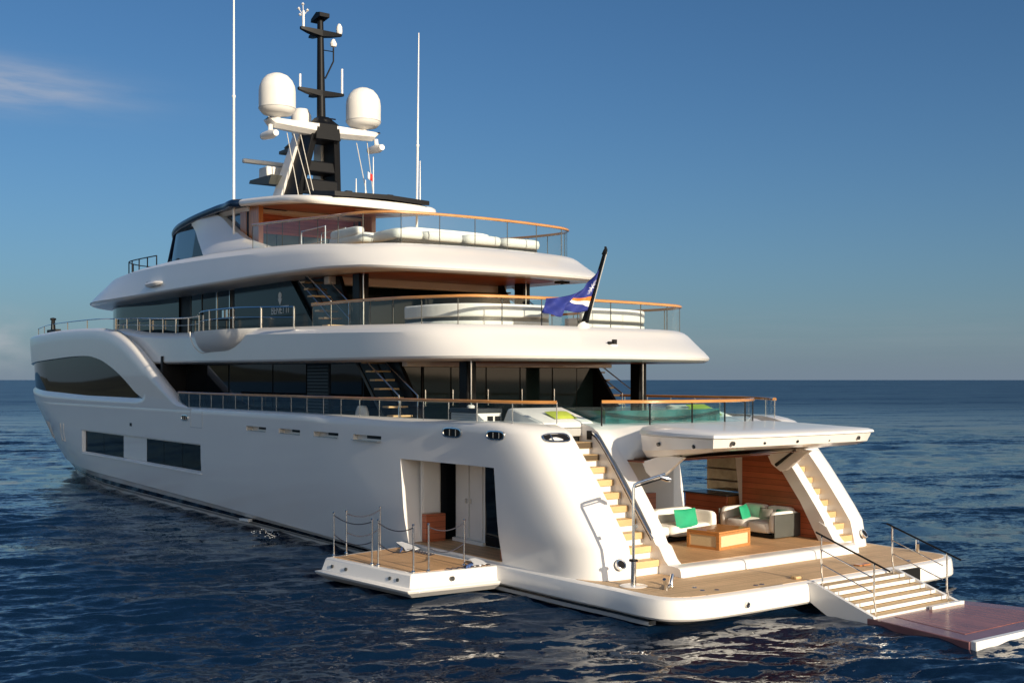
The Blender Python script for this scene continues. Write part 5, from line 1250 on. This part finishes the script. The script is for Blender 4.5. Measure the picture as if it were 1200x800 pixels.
def table():
    o = empty('coffee_table', (4.12, -.50, FZ), 'box-shaped golden wood coffee table with pale woven side panels', 'table', rz=R(9))
    W, D, H = 1.0, 1.42, .46
    mb = MB(); mb.box(-W/2, W/2, -D/2, D/2, H-.05, H); mb.build('table_top', M['oak'], o, bevel=.008)
    mb = MB()
    for sx in (-1, 1):
        for sy in (-1, 1): mb.box(sx*W/2-(.09 if sx > 0 else 0), sx*W/2+(.09 if sx < 0 else 0), sy*D/2-(.09 if sy > 0 else 0), sy*D/2+(.09 if sy < 0 else 0), 0, H-.052)
    for s in (-1, 1):
        mb.box(-W/2+.092, W/2-.092, s*(D/2-.045)-.043, s*(D/2-.045)+.043, .0, .07); mb.box(s*(W/2-.045)-.043, s*(W/2-.045)+.043, -D/2+.092, D/2-.092, .0, .07)
        mb.box(-W/2+.092, W/2-.092, s*(D/2-.045)-.043, s*(D/2-.045)+.043, H-.11, H-.053); mb.box(s*(W/2-.045)-.043, s*(W/2-.045)+.043, -D/2+.092, D/2-.092, H-.11, H-.053)
    mb.build('table_frame', M['oak'], o)
    for s in (-1, 1):
        mb = MB(); mb.box(-W/2+.09, W/2-.09, s*(D/2-.03)-.008, s*(D/2-.03)+.008, .07, H-.11); mb.build('woven_panel', M['cane'], o)
        mb = MB(); mb.box(s*(W/2-.03)-.008, s*(W/2-.03)+.008, -D/2+.09, D/2-.09, .07, H-.11); mb.build('woven_panel', M['cane'], o)
table()
cushion('throw_cushion', (5.36, -.56, 1.46), (.84, .56, .18), (R(-14), 0, R(-88)), 'green', 'square emerald green cushion on the sofa behind the coffee table', group='green cushions')
cushion('throw_cushion', (5.45, -2.98, 1.40), (.82, .56, .18), (R(-16), 0, R(-62)), 'green', 'square emerald green cushion at the inner end of the sofa by the red wall', group='green cushions')
cushion('throw_cushion', (5.0, -3.30, 1.36), (.50, .16), (R(-14), 0, R(178)), 'greycush', 'grey cushion leaning on the sofa back beside the green one')
cushion('throw_cushion', (4.47, -3.30, 1.38), (.46, .15), (R(-14), 0, R(170)), 'green', 'green cushion half hidden behind the armrest of the sofa nearest the open end', group='green cushions')

# main deck: wedge-backed sun pads with lime cushions
def sunpad(x0, x1, y0, y1, lab):
    o = empty('sunpad', ((x0+x1)/2, (y0+y1)/2, 3.612), lab, 'sun lounger', 'sun pads beside the pool')
    ox, oy = (x0+x1)/2, (y0+y1)/2; a, b, c, d = x0-ox, x1-ox, y0-oy, y1-oy
    MB().box(a+.1, b-.05, c+.05, d-.05, 0, .16).build('base', M['blackmat'], o)
    MB().box(a, b, c, d, .16, .36).build('frame', M['grill'], o, bevel=.02)
    MB().prism([(a, .37), (a+.02, .50), (a+.10, .54), (b-.45, .86), (b-.3, .84), (b, .37)], 'y', c, d).build('mattress', M['pad'], o, bevel=.04)
    return o
sunpad(5.75, 7.5, 2.35, 4.05, 'white wedge-backed sun pad behind the head of the port stern stairs')
sunpad(6.2, 7.9, -3.4, -1.95, 'white wedge-backed sun pad beyond the glass of the pool')
cushion('lime_cushion', (6.25, 3.05, 4.30), (.74, .5, .12), (R(-70), 0, R(-90)), 'lime', 'lime green cushion on the white sun pad by the port stairs', group='lime cushions')
cushion('lime_cushion', (6.72, -2.62, 4.34), (.80, .14), (R(-68), 0, R(-90)), 'lime', 'lime green cushion on the white sun pad seen beyond the pool glass', group='lime cushions')
# galley cabinet and bench by the port rail
o = empty('deck_cabinet', (7.9, 4.38, 3.70), 'grey slatted deck cabinet with dark top and two switch plates by the port rail', 'cabinet')
MB().box(-.35, .9, -.38, .36, 0, .64).build('carcass', M['offwhite'], o, bevel=.01)
mb = MB()
for k in range(9): mb.box(-.34, .89, .362, .378, .05+k*.064, .09+k*.064)
mb.build('slatted_side', M['grill'], o)
MB().box(-.37, .92, -.40, .40, .642, .76).build('cabinet_top', M['granite'], o, bevel=.01)
for y in (-.02, -.26): MB().box(-.372, -.352, y-.085, y+.085, .36, .56).build('switch_plate', M['blackmat'], o)
MB().lathe([(0, 0), (.10, 0), (.11, .05), (.06, .08), (0, .08)], (.5, 0, .76), 12).build('bowl', M['offwhite'], o)
o = empty('deck_bench', (6.8, 3.95, 3.612), 'low white bench with drawers between the deck cabinet and the sun pad', 'bench')
MB().box(-.32, .35, -.25, .45, 0, .50).build('bench_box', M['offwhite'], o, bevel=.015)
MB().box(.05, .36, -.85, -.2, .3, .80).build('bench_back', M['offwhite'], o, bevel=.015)
o = empty('deck_chair', (14.35, 4.25, 3.612), 'small white round-backed chair behind the glass of the port side rail', 'chair')
mb = MB(); rs = []
for z, w in ((.1, .36), (.35, .40), (.6, .36), (.74, .24), (.80, .08)):
    rs.append([(w*math.cos(t), .12+.26*math.sin(t)*.5, z) for t in np.linspace(0, 2*math.pi, 16, endpoint=False)])
mb.rings(rs); mb.build('chair_back', M['pad'], o, angle=60)
soft(MB(), -.3, .3, -.30, .1, .1, .42).build('seat', M['pad'], o, angle=60)

# upper deck: long white seating that follows the aft rail
def long_sofa(name, loc_z, outer, depth, lab, h=.55, gap=True):
    o = empty(name, (outer[len(outer)//2][0], outer[len(outer)//2][1], loc_z), lab, 'sofa'); L = o.location
    P = cr(outer, 5); I = []
    for i, p in enumerate(P):
        a = P[max(i-1, 0)]; b = P[min(i+1, len(P)-1)]; t = Vector((b[0]-a[0], b[1]-a[1])).normalized(); n = Vector((t.y, -t.x))
        I.append((p[0]+n.x*depth, p[1]+n.y*depth))
    def strip(z0, z1, d0, d1):
        mb = MB(); rs = []
        for p, q in zip(P, I):
            f = lambda s_: (p[0]+(q[0]-p[0])*s_-L.x, p[1]+(q[1]-p[1])*s_-L.y)
            rs.append([(*f(d0), z0), (*f(d1), z0), (*f(d1), z1), (*f(d0), z1)])
        return mb.rings(rs)
    strip(0, .34, .0, 1).build('seat_base', M['pad'], o, bevel=.03)
    if gap: strip(.342, .44, .05, .25).build('shadow_gap', M['granite'], o)
    strip(.445, h+.28, .0, .22).build('backrest', M['pad'], o, bevel=.05, seg=3)
    strip(.345, .52, .26, .98).build('seat_cushion', M['pad'], o, bevel=.05, seg=3)
    return o
UDZ = 6.53
long_sofa('long_sofa', UDZ, [(12.4, 4.05), (11.2, 4.0), (10.4, 3.75), (9.85, 3.3), (9.6, 2.6), (9.48, 1.6), (9.45, .9)], -.85, 'curved white sofa behind the upper deck rail, left of the flag')
long_sofa('long_sofa', UDZ, [(9.45, -.35), (9.48, -1.6), (9.6, -2.6), (9.85, -3.2), (10.4, -3.6)], -.85, 'white sofa behind the upper deck rail, right of the flagstaff')
o = empty('dining_chair', (12.6, 3.0, UDZ), 'tubular steel frame chair behind the upper deck glass rail', 'chair')
mb = MB()
for y in (-.28, .28):
    mb.tube([(-.5, y, 0), (-.5, y, .78), (-.46, y, .82), (.7, y, .82), (.75, y, .78), (.75, y, 0)], .022, 6)
mb.build('tube_frame', M['steel'], o)
MB().box(-.45, .68, -.26, .26, .40, .48).build('seat', M['greycush'], o, bevel=.02)
# sun deck: big pads along the aft rail
o = empty('aft_sunpad', (15.2, 0, 9.606), 'long white sun pad just inside the aft rail of the top deck', 'sun lounger')
for a, b in ((2.0, 3.1), (.45, 1.95), (-1.1, .4), (-2.75, -1.15)):
    soft(MB(), -.75, 1.0, a, b, .05, .42).build('pad_section', M['pad'], o, angle=60)
MB().box(-.6, .9, -2.6, 2.95, .0, .06).build('plinth', M['blackmat'], o)
o = empty('sun_bed', (16.6, -.1, 9.606), 'raised white daybed behind the aft pads of the top deck', 'sun lounger')
soft(MB(), -.5, .6, -1.7, 1.9, .42, .74).build('mattress', M['pad'], o, angle=60)
MB().box(-.5, .6, -1.7, 1.9, 0, .40).build('bed_base', M['pad'], o, bevel=.03)
o = empty('round_sofa', (17.1, 3.0, 9.606), 'rounded white sofa on the port side of the top deck', 'sofa')
soft(MB(), -1.2, 1.3, -.5, .55, .03, .42).build('seat', M['pad'], o, angle=60)
soft(MB(), -1.0, 1.0, .28, .58, .3, .60).build('backrest', M['pad'], o, angle=60)

# cooling water spilling from the side of the hull: a little froth
mb = MB()
for k in range(60):
    q = rng.normal(0, 1, 3); x = 19.1+.55*q[0]; y = 5.2+abs(q[1])*.28; z = abs(q[2])*.10*math.exp(-abs(q[0]))+.04; r = rng.uniform(.008, .026)
    mb.lathe([(0, -r*.6), (r, 0), (0, r*.6)], (x, y, z), 6)
o = mb.build('water_splash', mat('froth', (.75, .77, .78), .5)); tag(o, 'small patch of white froth where water spills beside the hull', 'splash', kind='stuff')
